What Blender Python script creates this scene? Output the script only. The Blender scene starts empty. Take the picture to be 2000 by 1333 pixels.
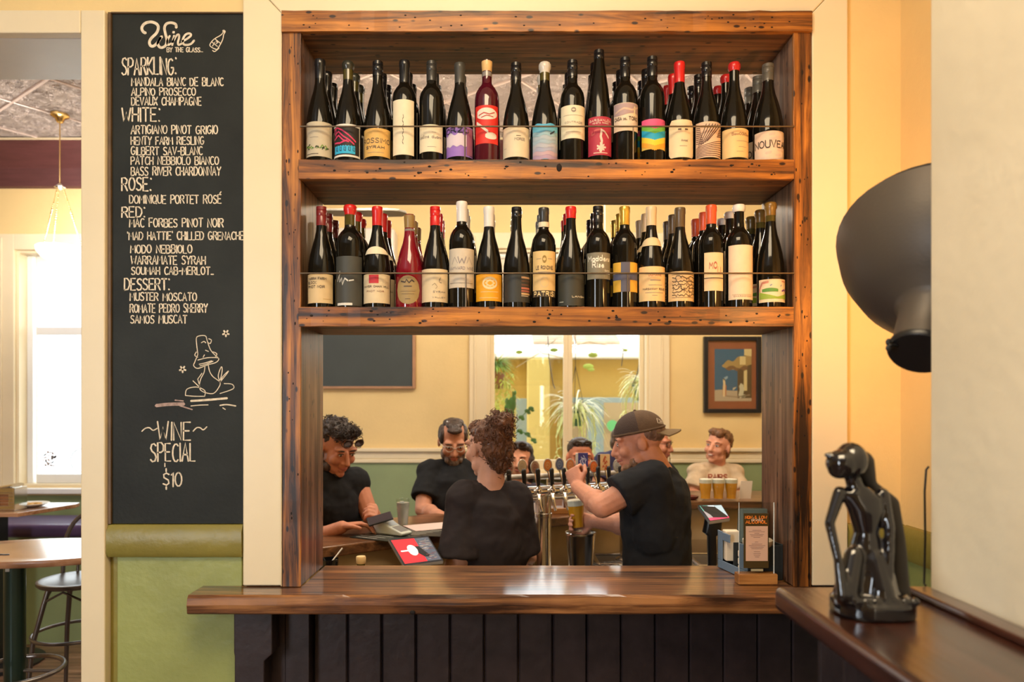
import re
import bpy, bmesh, math, random
from mathutils import Vector, Matrix, Euler, Quaternion
R = random.Random(7)
PI = math.pi
sc = bpy.context.scene
COL = sc.collection
# ---------------------------------------------------------------- camera, world, lights
CH = 1.65
cam = bpy.data.cameras.new('camera'); camo = bpy.data.objects.new('camera', cam); COL.objects.link(camo)
camo.location = (0, 0, CH); camo.rotation_euler = (PI/2, 0, 0)
cam.sensor_width = 36; cam.lens = 25.2; cam.shift_x = .0075; cam.shift_y = .0618
cam.clip_start = .02; cam.clip_end = 100
cam.dof.use_dof = True; cam.dof.focus_distance = 2.35; cam.dof.aperture_fstop = 2.8
sc.camera = camo
sc.view_settings.view_transform = 'Standard'; sc.view_settings.look = 'None'
sc.view_settings.gamma = 1; sc.view_settings.use_curve_mapping = False
sc.view_settings.exposure = 0.45
try:
    sc.cycles.use_denoising = True
    sc.cycles.max_bounces = 7; sc.cycles.transparent_max_bounces = 10
    sc.cycles.caustics_reflective = False; sc.cycles.caustics_refractive = False
except Exception: pass
w = bpy.data.worlds.new('world'); sc.world = w; w.use_nodes = True
w.node_tree.nodes['Background'].inputs[0].default_value = (.86, .93, 1, 1)
w.node_tree.nodes['Background'].inputs[1].default_value = 3.4
def light(name, typ, loc, energy, color, size=.1, size_y=None, target=None, spread=None):
    l = bpy.data.lights.new(name, typ); o = bpy.data.objects.new(name, l); COL.objects.link(o)
    o.location = loc; l.energy = energy; l.color = color
    if typ == 'AREA':
        l.shape = 'RECTANGLE'; l.size = size; l.size_y = size_y or size
        if spread: l.spread = spread
    elif typ == 'SUN': l.angle = size
    else: l.shadow_soft_size = size
    if target: o.rotation_euler = (Vector(target)-Vector(loc)).to_track_quat('-Z', 'Y').to_euler()
    return o
light('sun', 'SUN', (0, 0, 12), 3.2, (1, .93, .8), .02, target=(7.2, 3.0, 2.9))
light('street_window_light', 'AREA', (-2.6, -1.9, 1.9), 62, (.86, .93, 1), .75, 1.9, target=(.1, 2.2, 1.5))
light('warm_strip_fill', 'AREA', (.9, -2.8, 1.7), 24, (1, .84, .62), .4, 1.8, target=(.3, 2.2, 1.6))  # added unseen strip light giving the bottles a warm right-hand highlight
light('front_ceiling_lamp', 'AREA', (-.1, .35, 3.5), 42, (1, .78, .5), 1.2, .9, target=(.1, .9, 0))  # added general warm fill above the camera side, no real fitting
light('bar_ceiling_lamp', 'AREA', (.4, 3.05, 3.5), 40, (1, .88, .70), 2.6, .9, target=(.3, 3.9, 0))  # added area light out of view, brightens the back room from above
light('dining_ceiling_lamp', 'AREA', (-3.4, 3.0, 3.5), 28, (.95, .95, 1), 1.6, .8, target=(-3.3, 4.4, 0))  # added out-of-view fill for the left room
# ---------------------------------------------------------------- helpers
def P(px, py, d): return Vector(((px-985)*d/1400, d, CH-(py-790)*d/1400))
def PX(px, d): return (px-985)*d/1400
def PZ(py, d): return CH-(py-790)*d/1400
MATS = {}
def mat(name, c, rough=.5, metal=0, var=.0, vs=12, bump=0, bs=60, emit=0, trans=0, ior=1.45, coat=0, alpha=1, sheen=0, aniso=(1,1,1), spec=.5):
    if name in MATS: return MATS[name]
    m = bpy.data.materials.new(name); m.use_nodes = True; nt = m.node_tree; n = nt.nodes; b = n['Principled BSDF']
    c = tuple(c)[:3]
    b.inputs['Base Color'].default_value = c+(1,); b.inputs['Roughness'].default_value = rough
    b.inputs['Metallic'].default_value = metal; b.inputs['IOR'].default_value = ior
    b.inputs['Transmission Weight'].default_value = trans; b.inputs['Coat Weight'].default_value = coat
    b.inputs['Coat Roughness'].default_value = .08
    b.inputs['Specular IOR Level'].default_value = spec
    if sheen: b.inputs['Sheen Weight'].default_value = sheen
    if alpha < 1: b.inputs['Alpha'].default_value = alpha
    if emit: b.inputs['Emission Color'].default_value = c+(1,); b.inputs['Emission Strength'].default_value = emit
    if var or bump:
        tc = n.new('ShaderNodeTexCoord'); mp = n.new('ShaderNodeMapping'); mp.inputs['Scale'].default_value = aniso
        nt.links.new(tc.outputs['Object'], mp.inputs[0])
    if var:
        no = n.new('ShaderNodeTexNoise'); no.inputs['Scale'].default_value = vs; no.inputs['Detail'].default_value = 5
        nt.links.new(mp.outputs[0], no.inputs['Vector'])
        cr = n.new('ShaderNodeValToRGB'); cr.color_ramp.elements[0].position = .3; cr.color_ramp.elements[1].position = .7
        cr.color_ramp.elements[0].color = tuple(max(0, x*(1-var)) for x in c)+(1,)
        cr.color_ramp.elements[1].color = tuple(min(1, x*(1+var)) for x in c)+(1,)
        nt.links.new(no.outputs[0], cr.inputs[0]); nt.links.new(cr.outputs[0], b.inputs['Base Color'])
    if bump:
        n2 = n.new('ShaderNodeTexNoise'); n2.inputs['Scale'].default_value = bs; n2.inputs['Detail'].default_value = 4
        nt.links.new(mp.outputs[0], n2.inputs['Vector'])
        bp = n.new('ShaderNodeBump'); bp.inputs['Strength'].default_value = bump; bp.inputs['Distance'].default_value = .01
        nt.links.new(n2.outputs[0], bp.inputs['Height']); nt.links.new(bp.outputs[0], b.inputs['Normal'])
    MATS[name] = m; return m
def flat(c, rough=.6):
    c = tuple(round(x, 3) for x in c); return mat('print_%s_%s' % (c, rough), c, rough)
def wood(name, dark, mid, lite, axis=0, rough=.35, coat=0., holes=.0, scale=1., pos=(.32, .5, .68), cr_=.22):
    if name in MATS: return MATS[name]
    m = bpy.data.materials.new(name); m.use_nodes = True; nt = m.node_tree; n = nt.nodes; b = n['Principled BSDF']; L = nt.links.new
    tc = n.new('ShaderNodeTexCoord'); mp = n.new('ShaderNodeMapping')
    s = [30*scale]*3; s[axis] = 1.5*scale; mp.inputs['Scale'].default_value = s
    L(tc.outputs['Object'], mp.inputs[0])
    no = n.new('ShaderNodeTexNoise'); no.inputs['Scale'].default_value = 1.2; no.inputs['Detail'].default_value = 9; no.inputs['Roughness'].default_value = .62; no.inputs['Distortion'].default_value = .6
    L(mp.outputs[0], no.inputs['Vector'])
    cr = n.new('ShaderNodeValToRGB'); e = cr.color_ramp.elements
    e[0].position = pos[0]; e[0].color = dark+(1,); e[1].position = pos[2]; e[1].color = lite+(1,)
    k = e.new(pos[1]); k.color = mid+(1,)
    L(no.outputs[0], cr.inputs[0])
    # broad weathering
    n3 = n.new('ShaderNodeTexNoise'); n3.inputs['Scale'].default_value = 5; n3.inputs['Detail'].default_value = 3
    L(tc.outputs['Object'], n3.inputs['Vector'])
    r3 = n.new('ShaderNodeValToRGB'); r3.color_ramp.elements[0].position = .35; r3.color_ramp.elements[1].position = .65
    r3.color_ramp.elements[0].color = (.45, .42, .4, 1); r3.color_ramp.elements[1].color = (1.0, 1.0, 1.0, 1)
    L(n3.outputs[0], r3.inputs[0])
    mx = n.new('ShaderNodeMix'); mx.data_type = 'RGBA'; mx.blend_type = 'MULTIPLY'; mx.inputs[0].default_value = .75
    L(cr.outputs[0], mx.inputs[6]); L(r3.outputs[0], mx.inputs[7]); out = mx.outputs[2]
    if holes:
        mp2 = n.new('ShaderNodeMapping'); s2 = [34.]*3; s2[axis] = 15.; mp2.inputs['Scale'].default_value = s2
        L(tc.outputs['Object'], mp2.inputs[0])
        vo = n.new('ShaderNodeTexVoronoi'); vo.inputs['Scale'].default_value = 1.0; L(mp2.outputs[0], vo.inputs['Vector'])
        r4 = n.new('ShaderNodeValToRGB'); r4.color_ramp.elements[0].position = holes; r4.color_ramp.elements[1].position = holes+.06
        r4.color_ramp.elements[0].color = (.08, .05, .04, 1); r4.color_ramp.elements[1].color = (1, 1, 1, 1)
        L(vo.outputs['Distance'], r4.inputs[0])
        m2 = n.new('ShaderNodeMix'); m2.data_type = 'RGBA'; m2.blend_type = 'MULTIPLY'; m2.inputs[0].default_value = 1
        L(out, m2.inputs[6]); L(r4.outputs[0], m2.inputs[7]); out = m2.outputs[2]
    L(out, b.inputs['Base Color'])
    b.inputs['Roughness'].default_value = rough
    if coat > .8:   # only the upward faces of the counter are polished
        ge = n.new('ShaderNodeNewGeometry'); sx = n.new('ShaderNodeSeparateXYZ'); gt = n.new('ShaderNodeMath'); gt.operation = 'GREATER_THAN'; gt.inputs[1].default_value = .9
        L(ge.outputs['True Normal'], sx.inputs[0]); L(sx.outputs['Z'], gt.inputs[0]); L(gt.outputs[0], b.inputs['Coat Weight'])
        b.inputs['Specular IOR Level'].default_value = .3
    else: b.inputs['Coat Weight'].default_value = coat
    b.inputs['Coat Roughness'].default_value = cr_
    bp = n.new('ShaderNodeBump'); bp.inputs['Strength'].default_value = .35; bp.inputs['Distance'].default_value = .004
    L(no.outputs[0], bp.inputs['Height']); L(bp.outputs[0], b.inputs['Normal'])
    MATS[name] = m; return m

class MB:
    def __init__(s): s.v = []; s.f = []; s.m = []; s.mi = 0; s.mats = []; s.dense = False
    def use(s, m):
        if m not in s.mats: s.mats.append(m)
        s.mi = s.mats.index(m); return s
    def add(s, vs, fs):
        b = len(s.v); s.v += [tuple(x) for x in vs]
        for f in fs: s.f.append(tuple(i+b for i in f)); s.m.append(s.mi)
        return s
    def box(s, x0, x1, y0, y1, z0, z1):
        if x0 > x1: x0, x1 = x1, x0
        if y0 > y1: y0, y1 = y1, y0
        if z0 > z1: z0, z1 = z1, z0
        return s.add([(x0,y0,z0),(x1,y0,z0),(x1,y1,z0),(x0,y1,z0),(x0,y0,z1),(x1,y0,z1),(x1,y1,z1),(x0,y1,z1)],
            [(3,2,1,0),(4,5,6,7),(0,1,5,4),(1,2,6,5),(2,3,7,6),(3,0,4,7)])
    def prism(s, pts, a, b, plane='xz'):
        n = len(pts)
        f = {'xz': lambda u, v, t: (u, t, v), 'xy': lambda u, v, t: (u, v, t), 'yz': lambda u, v, t: (t, u, v)}[plane]
        vs = [f(u, v, a) for u, v in pts]+[f(u, v, b) for u, v in pts]
        fs = [tuple(range(n)), tuple(range(2*n-1, n-1, -1))]+[(i, i+n, (i+1) % n+n, (i+1) % n) for i in range(n)]
        return s.add(vs, fs)
    def rings(s, rings, cap0=True, cap1=True, closed=False):
        n = len(rings[0]); m = len(rings); vs = [p for r in rings for p in r]; fs = []
        for j in range(m-1 if not closed else m):
            j2 = (j+1) % m
            for i in range(n): fs.append((j*n+i, j*n+(i+1) % n, j2*n+(i+1) % n, j2*n+i))
        if cap0 and not closed: fs.append(tuple(range(n-1, -1, -1)))
        if cap1 and not closed: fs.append(tuple(range((m-1)*n, m*n)))
        return s.add(vs, fs)
    def lathe(s, prof, n=24, c=(0,0,0), M=None, cap0=True, cap1=True):
        c = Vector(c); rs = []
        for r, z in prof:
            r = max(r, .00002); ring = []
            for i in range(n):
                p = Vector((r*math.cos(2*PI*i/n), r*math.sin(2*PI*i/n), z))
                if M is not None: p = M @ p
                ring.append(p+c)
            rs.append(ring)
        return s.rings(rs, cap0, cap1)
    def tube(s, pts, r, n=8, closed=False, cap=True):
        pts = [Vector(p) for p in pts]; m = len(pts)
        if not hasattr(r, '__len__'): r = [r]*m
        rs = []; prev = None
        for i, p in enumerate(pts):
            a = pts[(i-1) % m] if (closed or i > 0) else p; b = pts[(i+1) % m] if (closed or i < m-1) else p
            t = (b-a).normalized() if (b-a).length > 1e-9 else Vector((0, 0, 1))
            if prev is None:
                u = t.orthogonal().normalized()
            else:
                u = prev-t*prev.dot(t)
                u = u.normalized() if u.length > 1e-6 else t.orthogonal().normalized()
            prev = u; v = t.cross(u)
            rs.append([p+(u*math.cos(2*PI*k/n)+v*math.sin(2*PI*k/n))*r[i] for k in range(n)])
        return s.rings(rs, cap, cap, closed)
    def caps(s, p0, p1, r0, r1=None, n=12, flat=False, sq=(1, 1), ref=None):
        """tapered capsule; sq squashes the section along (ref side, other)"""
        r1 = r0 if r1 is None else r1; p0 = Vector(p0); p1 = Vector(p1); t = p1-p0; L = t.length
        t = t/L if L > 1e-9 else Vector((0, 0, 1))
        u = (Vector(ref)-t*t.dot(Vector(ref))).normalized() if ref is not None else t.orthogonal().normalized(); v = t.cross(u)
        st = []
        if not flat:
            for a in (-80, -55, -28): st.append((r0*math.sin(math.radians(a)), r0*math.cos(math.radians(a))))
        st += [(0, r0), (L, r1)]
        if not flat:
            for a in (28, 55, 80): st.append((L+r1*math.sin(math.radians(a)), r1*math.cos(math.radians(a))))
        rs = [[p0+t*h+(u*math.cos(2*PI*k/n)*sq[0]+v*math.sin(2*PI*k/n)*sq[1])*r for k in range(n)] for h, r in st]
        return s.rings(rs)
    def ell(s, c, rad, M=None, n=14, m=9):
        c = Vector(c); rs = []
        for j in range(m):
            a = -PI/2+PI*(j+.35)/(m-.3); ring = []
            for i in range(n):
                b = 2*PI*i/n
                p = Vector((rad[0]*math.cos(a)*math.cos(b), rad[1]*math.cos(a)*math.sin(b), rad[2]*math.sin(a)))
                if M is not None: p = M @ p
                ring.append(p+c)
            rs.append(ring)
        return s.rings(rs)
    def loft(s, secs, n=24):
        """secs: (centre, u vec, v vec, power) ellipse sections"""
        rs = []
        for sec in secs:
            c, u, v = Vector(sec[0]), Vector(sec[1]), Vector(sec[2]); e = sec[3] if len(sec) > 3 else 1
            ring = []
            for k in range(n):
                a = 2*PI*k/n; ca, sa = math.cos(a), math.sin(a)
                ring.append(c+u*math.copysign(abs(ca)**e, ca)+v*math.copysign(abs(sa)**e, sa))
            rs.append(ring)
        return s.rings(rs)
    def ribbon(s, pts, w, f):
        """flat stroke in (u, v), f maps (u, v) to a point"""
        m = len(pts)
        if m < 2: return s
        if s.dense:
            o = []
            for a, b in zip(pts[:-1], pts[1:]):
                k = max(1, int(abs(b[0]-a[0])/.12)+1); o += [(a[0]+(b[0]-a[0])*j/k, a[1]+(b[1]-a[1])*j/k) for j in range(k)]
            pts = o+[pts[-1]]; m = len(pts)
        L = []; Rr = []
        for i in range(m):
            a = pts[max(i-1, 0)]; b = pts[min(i+1, m-1)]
            dx, dy = b[0]-a[0], b[1]-a[1]; l = math.hypot(dx, dy) or 1
            nx, ny = -dy/l*w/2, dx/l*w/2
            L.append((pts[i][0]+nx, pts[i][1]+ny)); Rr.append((pts[i][0]-nx, pts[i][1]-ny))
        # rounded ends
        a, b = pts[0], pts[1]; l = math.hypot(b[0]-a[0], b[1]-a[1]) or 1; e0 = (a[0]-(b[0]-a[0])/l*w*.4, a[1]-(b[1]-a[1])/l*w*.4)
        a, b = pts[-1], pts[-2]; l = math.hypot(b[0]-a[0], b[1]-a[1]) or 1; e1 = (a[0]-(b[0]-a[0])/l*w*.4, a[1]-(b[1]-a[1])/l*w*.4)
        vs = [f(*p) for p in L+Rr+[e0, e1]]
        fs = [(m+i, m+i+1, i+1, i) for i in range(m-1)]+[(2*m, m, 0), (2*m+1, m-1, 2*m-1)]
        return s.add(vs, fs)
    def strip(s, us, lo, hi, f):
        """filled shape between two functions of u"""
        vs = []; us = list(us)
        if s.dense:
            o = []
            for a, b in zip(us[:-1], us[1:]):
                k = max(1, int(abs(b-a)/.1)+1); o += [a+(b-a)*j/k for j in range(k)]
            us = o+[us[-1]]
        for u in us: vs += [f(u, lo(u)), f(u, hi(u))]
        return s.add(vs, [(2*i, 2*i+2, 2*i+3, 2*i+1) for i in range(len(us)-1)])
    def mesh(s, name, m=None, smooth=False, fix=False):
        me = bpy.data.meshes.new(name); me.from_pydata(s.v, [], s.f)
        ms = s.mats or ([m] if m else [])
        for x in ms: me.materials.append(x)
        if s.mats: me.polygons.foreach_set('material_index', s.m)
        if fix:
            bm = bmesh.new(); bm.from_mesh(me); bmesh.ops.recalc_face_normals(bm, faces=bm.faces); bm.to_mesh(me); bm.free()
        if smooth:
            me.polygons.foreach_set('use_smooth', [True]*len(me.polygons))
            try: me.set_sharp_from_angle(angle=math.radians(48))
            except Exception: pass
        me.update(); return me
WL = {}
def wl(o): return WL.get(o.name, Vector((0, 0, 0)))
def link(name, me, parent=None):
    o = bpy.data.objects.new(name, me); COL.objects.link(o)
    if parent: o.parent = parent; WL[o.name] = wl(parent)
    return o
def tag(o, label=None, cat=None, group=None, kind=None):
    if label: o['label'] = label
    if cat: o['category'] = cat
    if group: o['group'] = group
    if kind: o['kind'] = kind
    return o
def thing(name, label, cat, loc=(0,0,0), group=None, rz=0):
    o = bpy.data.objects.new(name, None); COL.objects.link(o); o.location = loc; o.rotation_euler = (0, 0, rz)
    o.empty_display_size = .05; WL[o.name] = Vector(loc); tag(o, label, cat, group); return o
def part(name, mb, m=None, parent=None, world=True, smooth=False, bevel=0, label=None, seg=2, fix=True):
    """world=True: vertices are in world space, moved to the parent's frame"""
    if world and parent is not None:
        off = wl(parent); mb.v = [tuple(Vector(p)-off) for p in mb.v]
    o = link(name, mb.mesh(name, m, smooth, fix), parent)
    if bevel:
        b = o.modifiers.new('bevel', 'BEVEL'); b.width = bevel; b.segments = seg; b.limit_method = 'ANGLE'
    if label: o['label'] = label
    return o
def top(name, mb, m, label, cat, loc=None, **k):
    """a thing that is one mesh, built in world space, origin moved to loc"""
    if loc is not None: mb.v = [tuple(Vector(p)-Vector(loc)) for p in mb.v]
    group = k.pop('group', None)
    o = part(name, mb, m, None, **k)
    if loc is not None: o.location = loc; WL[o.name] = Vector(loc)
    tag(o, label, cat, group); return o
def struct(name, mb, m, **k):
    o = part(name, mb, m, None, **k); o['kind'] = 'structure'; return o
# stroke letters -------------------------------------------------------------------------
def arc(cx, cy, rx, ry, a0, a1, n=7):
    return [(cx+rx*math.cos(math.radians(a0+(a1-a0)*i/n)), cy+ry*math.sin(math.radians(a0+(a1-a0)*i/n))) for i in range(n+1)]
G = {
'A': [[(0,0),(.3,1),(.6,0)],[(.12,.36),(.48,.36)]], 'B': [[(0,0),(0,1),(.35,1),(.52,.88),(.5,.62),(.3,.53),(0,.53)],[(.3,.53),(.55,.42),(.58,.15),(.4,0),(0,0)]],
'C': [arc(.33,.5,.32,.5,50,310,9)], 'D': [[(0,0),(0,1),(.3,.97),(.55,.75),(.58,.4),(.4,.05),(0,0)]],
'E': [[(.5,1),(0,1),(0,0),(.52,0)],[(0,.52),(.42,.52)]], 'F': [[(.5,1),(0,1),(0,0)],[(0,.52),(.42,.52)]],
'G': [arc(.33,.5,.32,.5,50,340,9)+[(.62,.45),(.38,.45)]], 'H': [[(0,0),(0,1)],[(.55,0),(.55,1)],[(0,.5),(.55,.5)]],
'I': [[(.05,0),(.05,1)]], 'J': [[(.45,1),(.45,.2),(.25,0),(.02,.15)]], 'K': [[(0,0),(0,1)],[(.55,1),(0,.45),(.58,0)]],
'L': [[(0,1),(0,0),(.48,0)]], 'M': [[(0,0),(.05,1),(.35,.4),(.65,1),(.7,0)]], 'N': [[(0,0),(0,1),(.55,0),(.55,1)]],
'O': [arc(.31,.5,.31,.5,90,450,11)], 'P': [[(0,0),(0,1),(.35,1),(.55,.85),(.52,.58),(.3,.48),(0,.48)]],
'Q': [arc(.31,.5,.31,.5,90,450,11),[(.38,.25),(.65,-.05)]], 'R': [[(0,0),(0,1),(.35,1),(.55,.85),(.5,.6),(.3,.5),(0,.5)],[(.28,.5),(.58,0)]],
'S': [[(.52,.88),(.35,1),(.12,.95),(.03,.75),(.15,.58),(.42,.45),(.54,.25),(.42,.04),(.18,0),(.0,.12)]],
'T': [[(0,1),(.6,1)],[(.3,1),(.3,0)]], 'U': [[(0,1),(0,.25),(.12,.03),(.3,0),(.5,.05),(.57,.25),(.57,1)]], 'V': [[(0,1),(.3,0),(.6,1)]],
'W': [[(0,1),(.18,0),(.4,.7),(.6,0),(.8,1)]], 'X': [[(0,0),(.58,1)],[(0,1),(.58,0)]], 'Y': [[(0,1),(.3,.5)],[(.6,1),(.3,.5),(.25,0)]],
'Z': [[(0,1),(.55,1),(0,0),(.58,0)]], '1': [[(.0,.8),(.15,1),(.15,0)]], '0': [arc(.27,.5,.27,.5,90,450,11)],
'2': [[(.02,.8),(.2,1),(.45,.95),(.5,.7),(0,0),(.55,0)]], '$': [[(.52,.82),(.3,.92),(.08,.82),(.1,.6),(.45,.42),(.5,.2),(.3,.06),(.02,.16)],[(.28,1.25),(.28,1.02)],[(.28,-.05),(.28,-.25)]],
':': [[(.08,.98),(.14,.9)],[(.05,.1),(.12,.04)]], '.': [[(.03,.03),(.07,.03)]], "'": [[(.02,1.05),(.06,.85)]], '-': [[(.02,.45),(.38,.48)]], '_': [[(0,0),(.4,.0)]],
'&': [[(.6,0),(.12,.72),(.2,1),(.4,.9),(.35,.65),(.02,.35),(.1,.03),(.35,.02),(.6,.4)]],
'~': [[(0,.4),(.15,.6),(.35,.55),(.55,.4),(.75,.4),(.9,.6)]], '%': [[(.5,1),(0,1),(0,0),(.52,0)],[(0,.52),(.42,.52)],[(.3,1.12),(.5,1.35)]],
'a': [arc(.22,.27,.22,.27,20,340,8),[(.44,.55),(.46,0)]], 'd': [arc(.22,.27,.22,.27,20,340,8),[(.5,1),(.46,0)]], 'e': [[(0,.28),(.42,.33),(.35,.52),(.15,.52),(0,.25),(.15,0),(.42,.1)]],
'i': [[(.05,.5),(.05,0)],[(.06,.72),(.08,.74)]], 'l': [[(0,.1),(.25,.9),(.12,1),(.05,.6),(.08,0),(.2,.05)]], 'n': [[(0,0),(.03,.5),(.02,.3),(.2,.52),(.34,.45),(.36,0)]], 's': [[(.3,.48),(.1,.5),(.08,.32),(.3,.2),(.25,.02),(0,.04)]], 'r': [[(0,0),(.02,.5)],[(.02,.35),(.25,.5)]], 'k': [[(0,0),(.05,1)],[(.35,.5),(.03,.25),(.38,0)]], 'u': [[(0,.5),(.02,.1),(.2,0),(.38,.2),(.4,.5)],[(.4,.5),(.42,0)]],
}
def glyph_w(ch):
    if ch == ' ': return .42
    return max(p[0] for st in G.get(ch, G['O']) for p in st)
def text(mb, s, u0, u1, v0, h, w, f, jit=.03, gap=.17, center=False):
    """strokes of s fitted between u0 and u1, baseline v0, height h, stroke width w"""
    tot = sum(glyph_w(c) for c in s)+gap*(len(s)-1); k = (u1-u0)/tot
    x = u0
    for c in s:
        if c != ' ':
            dy = (R.random()-.5)*jit*h*2; sh = (R.random()-.5)*jit*2; hs = 1+(R.random()-.5)*jit*3
            for st in G.get(c, G['O']):
                mb.ribbon([(x+(p[0]+sh*p[1])*k, v0+dy+p[1]*h*hs) for p in st], w*(1+(R.random()-.5)*jit*4), f)
        x += (glyph_w(c)+gap)*k
    return mb
# ---------------------------------------------------------------- materials
PAINT = mat('cream_wall_paint', (.78, .58, .27), .55, var=.05, vs=3, bump=.15, bs=40)
PAINT2 = mat('pale_wall_paint', (.72, .64, .47), .6, var=.06, vs=2.5, bump=.15, bs=30)
TRIM = mat('cream_gloss_trim', (.80, .68, .46), .38, var=.03, vs=4, bump=.05, bs=30)
WHITE = mat('white_gloss_paint', (.80, .80, .78), .28, var=.03, vs=5, bump=.06, bs=30)
GREEN = mat('green_wall_paint', (.30, .33, .105), .42, var=.12, vs=4, bump=.25, bs=26)
GREEN2 = mat('sage_wall_paint', (.27, .34, .17), .5, var=.08, vs=3, bump=.1, bs=26)
OLIVE = mat('olive_rail_paint', (.24, .20, .04), .38, var=.12, vs=8, bump=.2, bs=30)
PLUM = mat('plum_cornice_paint', (.10, .035, .035), .35, var=.15, vs=5, aniso=(1, 8, 8))
DARKB = mat('dark_plum_boards', (.026, .017, .018), .42, var=.3, vs=14, bump=.2, bs=30)
SLATE = mat('blackboard_paint', (.017, .019, .016), .6, var=.35, vs=4, bump=.1, bs=80, spec=.3)
CHALK = mat('chalk_ink', (.72, .62, .47), .8, var=.2, vs=90)
CHALKP = mat('pink_chalk_ink', (.42, .30, .26), .85, var=.3, vs=90)
BLACK = mat('black_satin', (.012, .012, .013), .35)
BLACKG = mat('black_gloss', (.006, .006, .007), .08, coat=.5)
STEEL = mat('brushed_steel', (.62, .58, .52), .22, 1, var=.1, vs=20, aniso=(8, 8, 1))
CHROME = mat('chrome', (.78, .76, .72), .09, 1)
BRASS = mat('brass', (.70, .48, .18), .25, 1)
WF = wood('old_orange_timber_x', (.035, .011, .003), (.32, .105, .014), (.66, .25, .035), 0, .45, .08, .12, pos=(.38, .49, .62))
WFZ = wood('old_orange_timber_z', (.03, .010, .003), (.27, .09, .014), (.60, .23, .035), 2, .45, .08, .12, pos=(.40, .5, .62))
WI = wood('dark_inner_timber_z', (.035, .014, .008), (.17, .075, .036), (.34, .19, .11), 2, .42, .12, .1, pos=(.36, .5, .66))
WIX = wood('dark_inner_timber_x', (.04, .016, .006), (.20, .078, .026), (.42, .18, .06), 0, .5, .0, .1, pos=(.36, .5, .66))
WC = wood('polished_counter_timber', (.045, .016, .006), (.19, .075, .026), (.38, .17, .06), 0, .45, .9, 0, pos=(.38, .5, .63), cr_=.13)
WBAR = wood('bar_top_timber', (.05, .018, .008), (.17, .07, .028), (.30, .14, .055), 0, .3, .4, 0)
WLEDGE = wood('plum_ledge_timber', (.022, .008, .006), (.055, .018, .012), (.09, .032, .02), 1, .2, .6, 0)
WFLOOR = wood('floor_timber', (.12, .06, .035), (.24, .13, .075), (.36, .21, .13), 0, .3, .2, 0)
TAN = mat('tan_panel_paint', (.52, .39, .23), .5, var=.15, vs=6)
GLASS = mat('clear_glass', (1, 1, 1), .02, trans=1, ior=1.45)
def window_glass():
    m = bpy.data.materials.new('window_glass'); m.use_nodes = True; n = m.node_tree.nodes; n.clear()
    o = n.new('ShaderNodeOutputMaterial'); t = n.new('ShaderNodeBsdfTransparent'); g = n.new('ShaderNodeBsdfGlossy'); x = n.new('ShaderNodeMixShader')
    t.inputs[0].default_value = (.96, .98, .97, 1); g.inputs['Roughness'].default_value = .02; x.inputs[0].default_value = .06
    m.node_tree.links.new(t.outputs[0], x.inputs[1]); m.node_tree.links.new(g.outputs[0], x.inputs[2]); m.node_tree.links.new(x.outputs[0], o.inputs[0])
    return m
PANE = window_glass()
# ---------------------------------------------------------------- structure
SF = .75; XR = 1.2; YF = 2.17; YB = 5.45; H = 3.6
# walls
m = MB()
m.box(-1.262, -.663, YF, 2.44, 0, H); m.box(-6, -1.262, YF, 2.44, 2.77, H); m.box(-.663, .917, YF, 2.44, 2.825, H)
m.box(.917, 3.4, YF, 2.44, 1.045, H); m.box(.917, 3.4, 2.24, 2.44, 0, 1.045); m.box(-.663, .917, 2.235, 2.40, 0, 1.045)
struct('wall_front', m, PAINT)
W1 = (-3.71, -2.35, 1.02, 2.82); W2 = (-.13, 1.10, 1.13, 2.83)
m = MB()
m.box(-6.2, W1[0], YB, 5.70, 0, H); m.box(W1[1], W2[0], YB, 5.70, 0, H); m.box(W2[1], 3.4, YB, 5.70, 0, H)
for a in (W1, W2): m.box(a[0], a[1], YB, 5.70, 0, a[2]); m.box(a[0], a[1], YB, 5.70, a[3], H)
struct('wall_back', m, PAINT)
struct('wall_right', MB().box(XR, 1.45, -3.2, YF, 0, H), PAINT)
struct('wall_far_right', MB().box(3.4, 3.6, YF, 5.7, 0, H), PAINT)
struct('wall_left', MB().box(-6.2, -6, -3.2, YB, 0, H), PAINT)
struct('wall_rear', MB().box(-6.2, 1.45, -3.4, -3.2, 0, H), PAINT)
struct('wall_near_right', MB().box(1.01*SF, XR, -3.2, 1.70*SF, 0, H), PAINT2, bevel=.004)
# dado paint of the back room: sage board below the rail
m = MB(); 
for a, b in ((-6, W1[0]-.14), (W1[1]+.14, W2[0]-.14), (W2[1]+.14, 3.4)): m.box(a, b, YB-.012, YB, 0.12, 1.21)
m.box(W1[0]-.14, W1[1]+.14, YB-.012, YB, .12, .955); m.box(W2[0]-.14, W2[1]+.14, YB-.012, YB, .12, 1.07)
struct('trim_dado_panel', m, GREEN2)
m = MB()
for a, b in ((-6, W1[0]-.14), (W1[1]+.14, W2[0]-.135), (W2[1]+.155, 3.4)):
    m.box(a, b, YB-.03, YB, 1.205, 1.235); m.box(a, b, YB-.022, YB, 1.235, 1.29); m.box(a, b, YB-.045, YB, 1.29, 1.318)
struct('trim_dado_rail', m, TRIM, bevel=.006)
struct('baseboard_back', MB().box(-6, 3.4, YB-.02, YB, 0, .12), OLIVE, bevel=.004)
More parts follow.
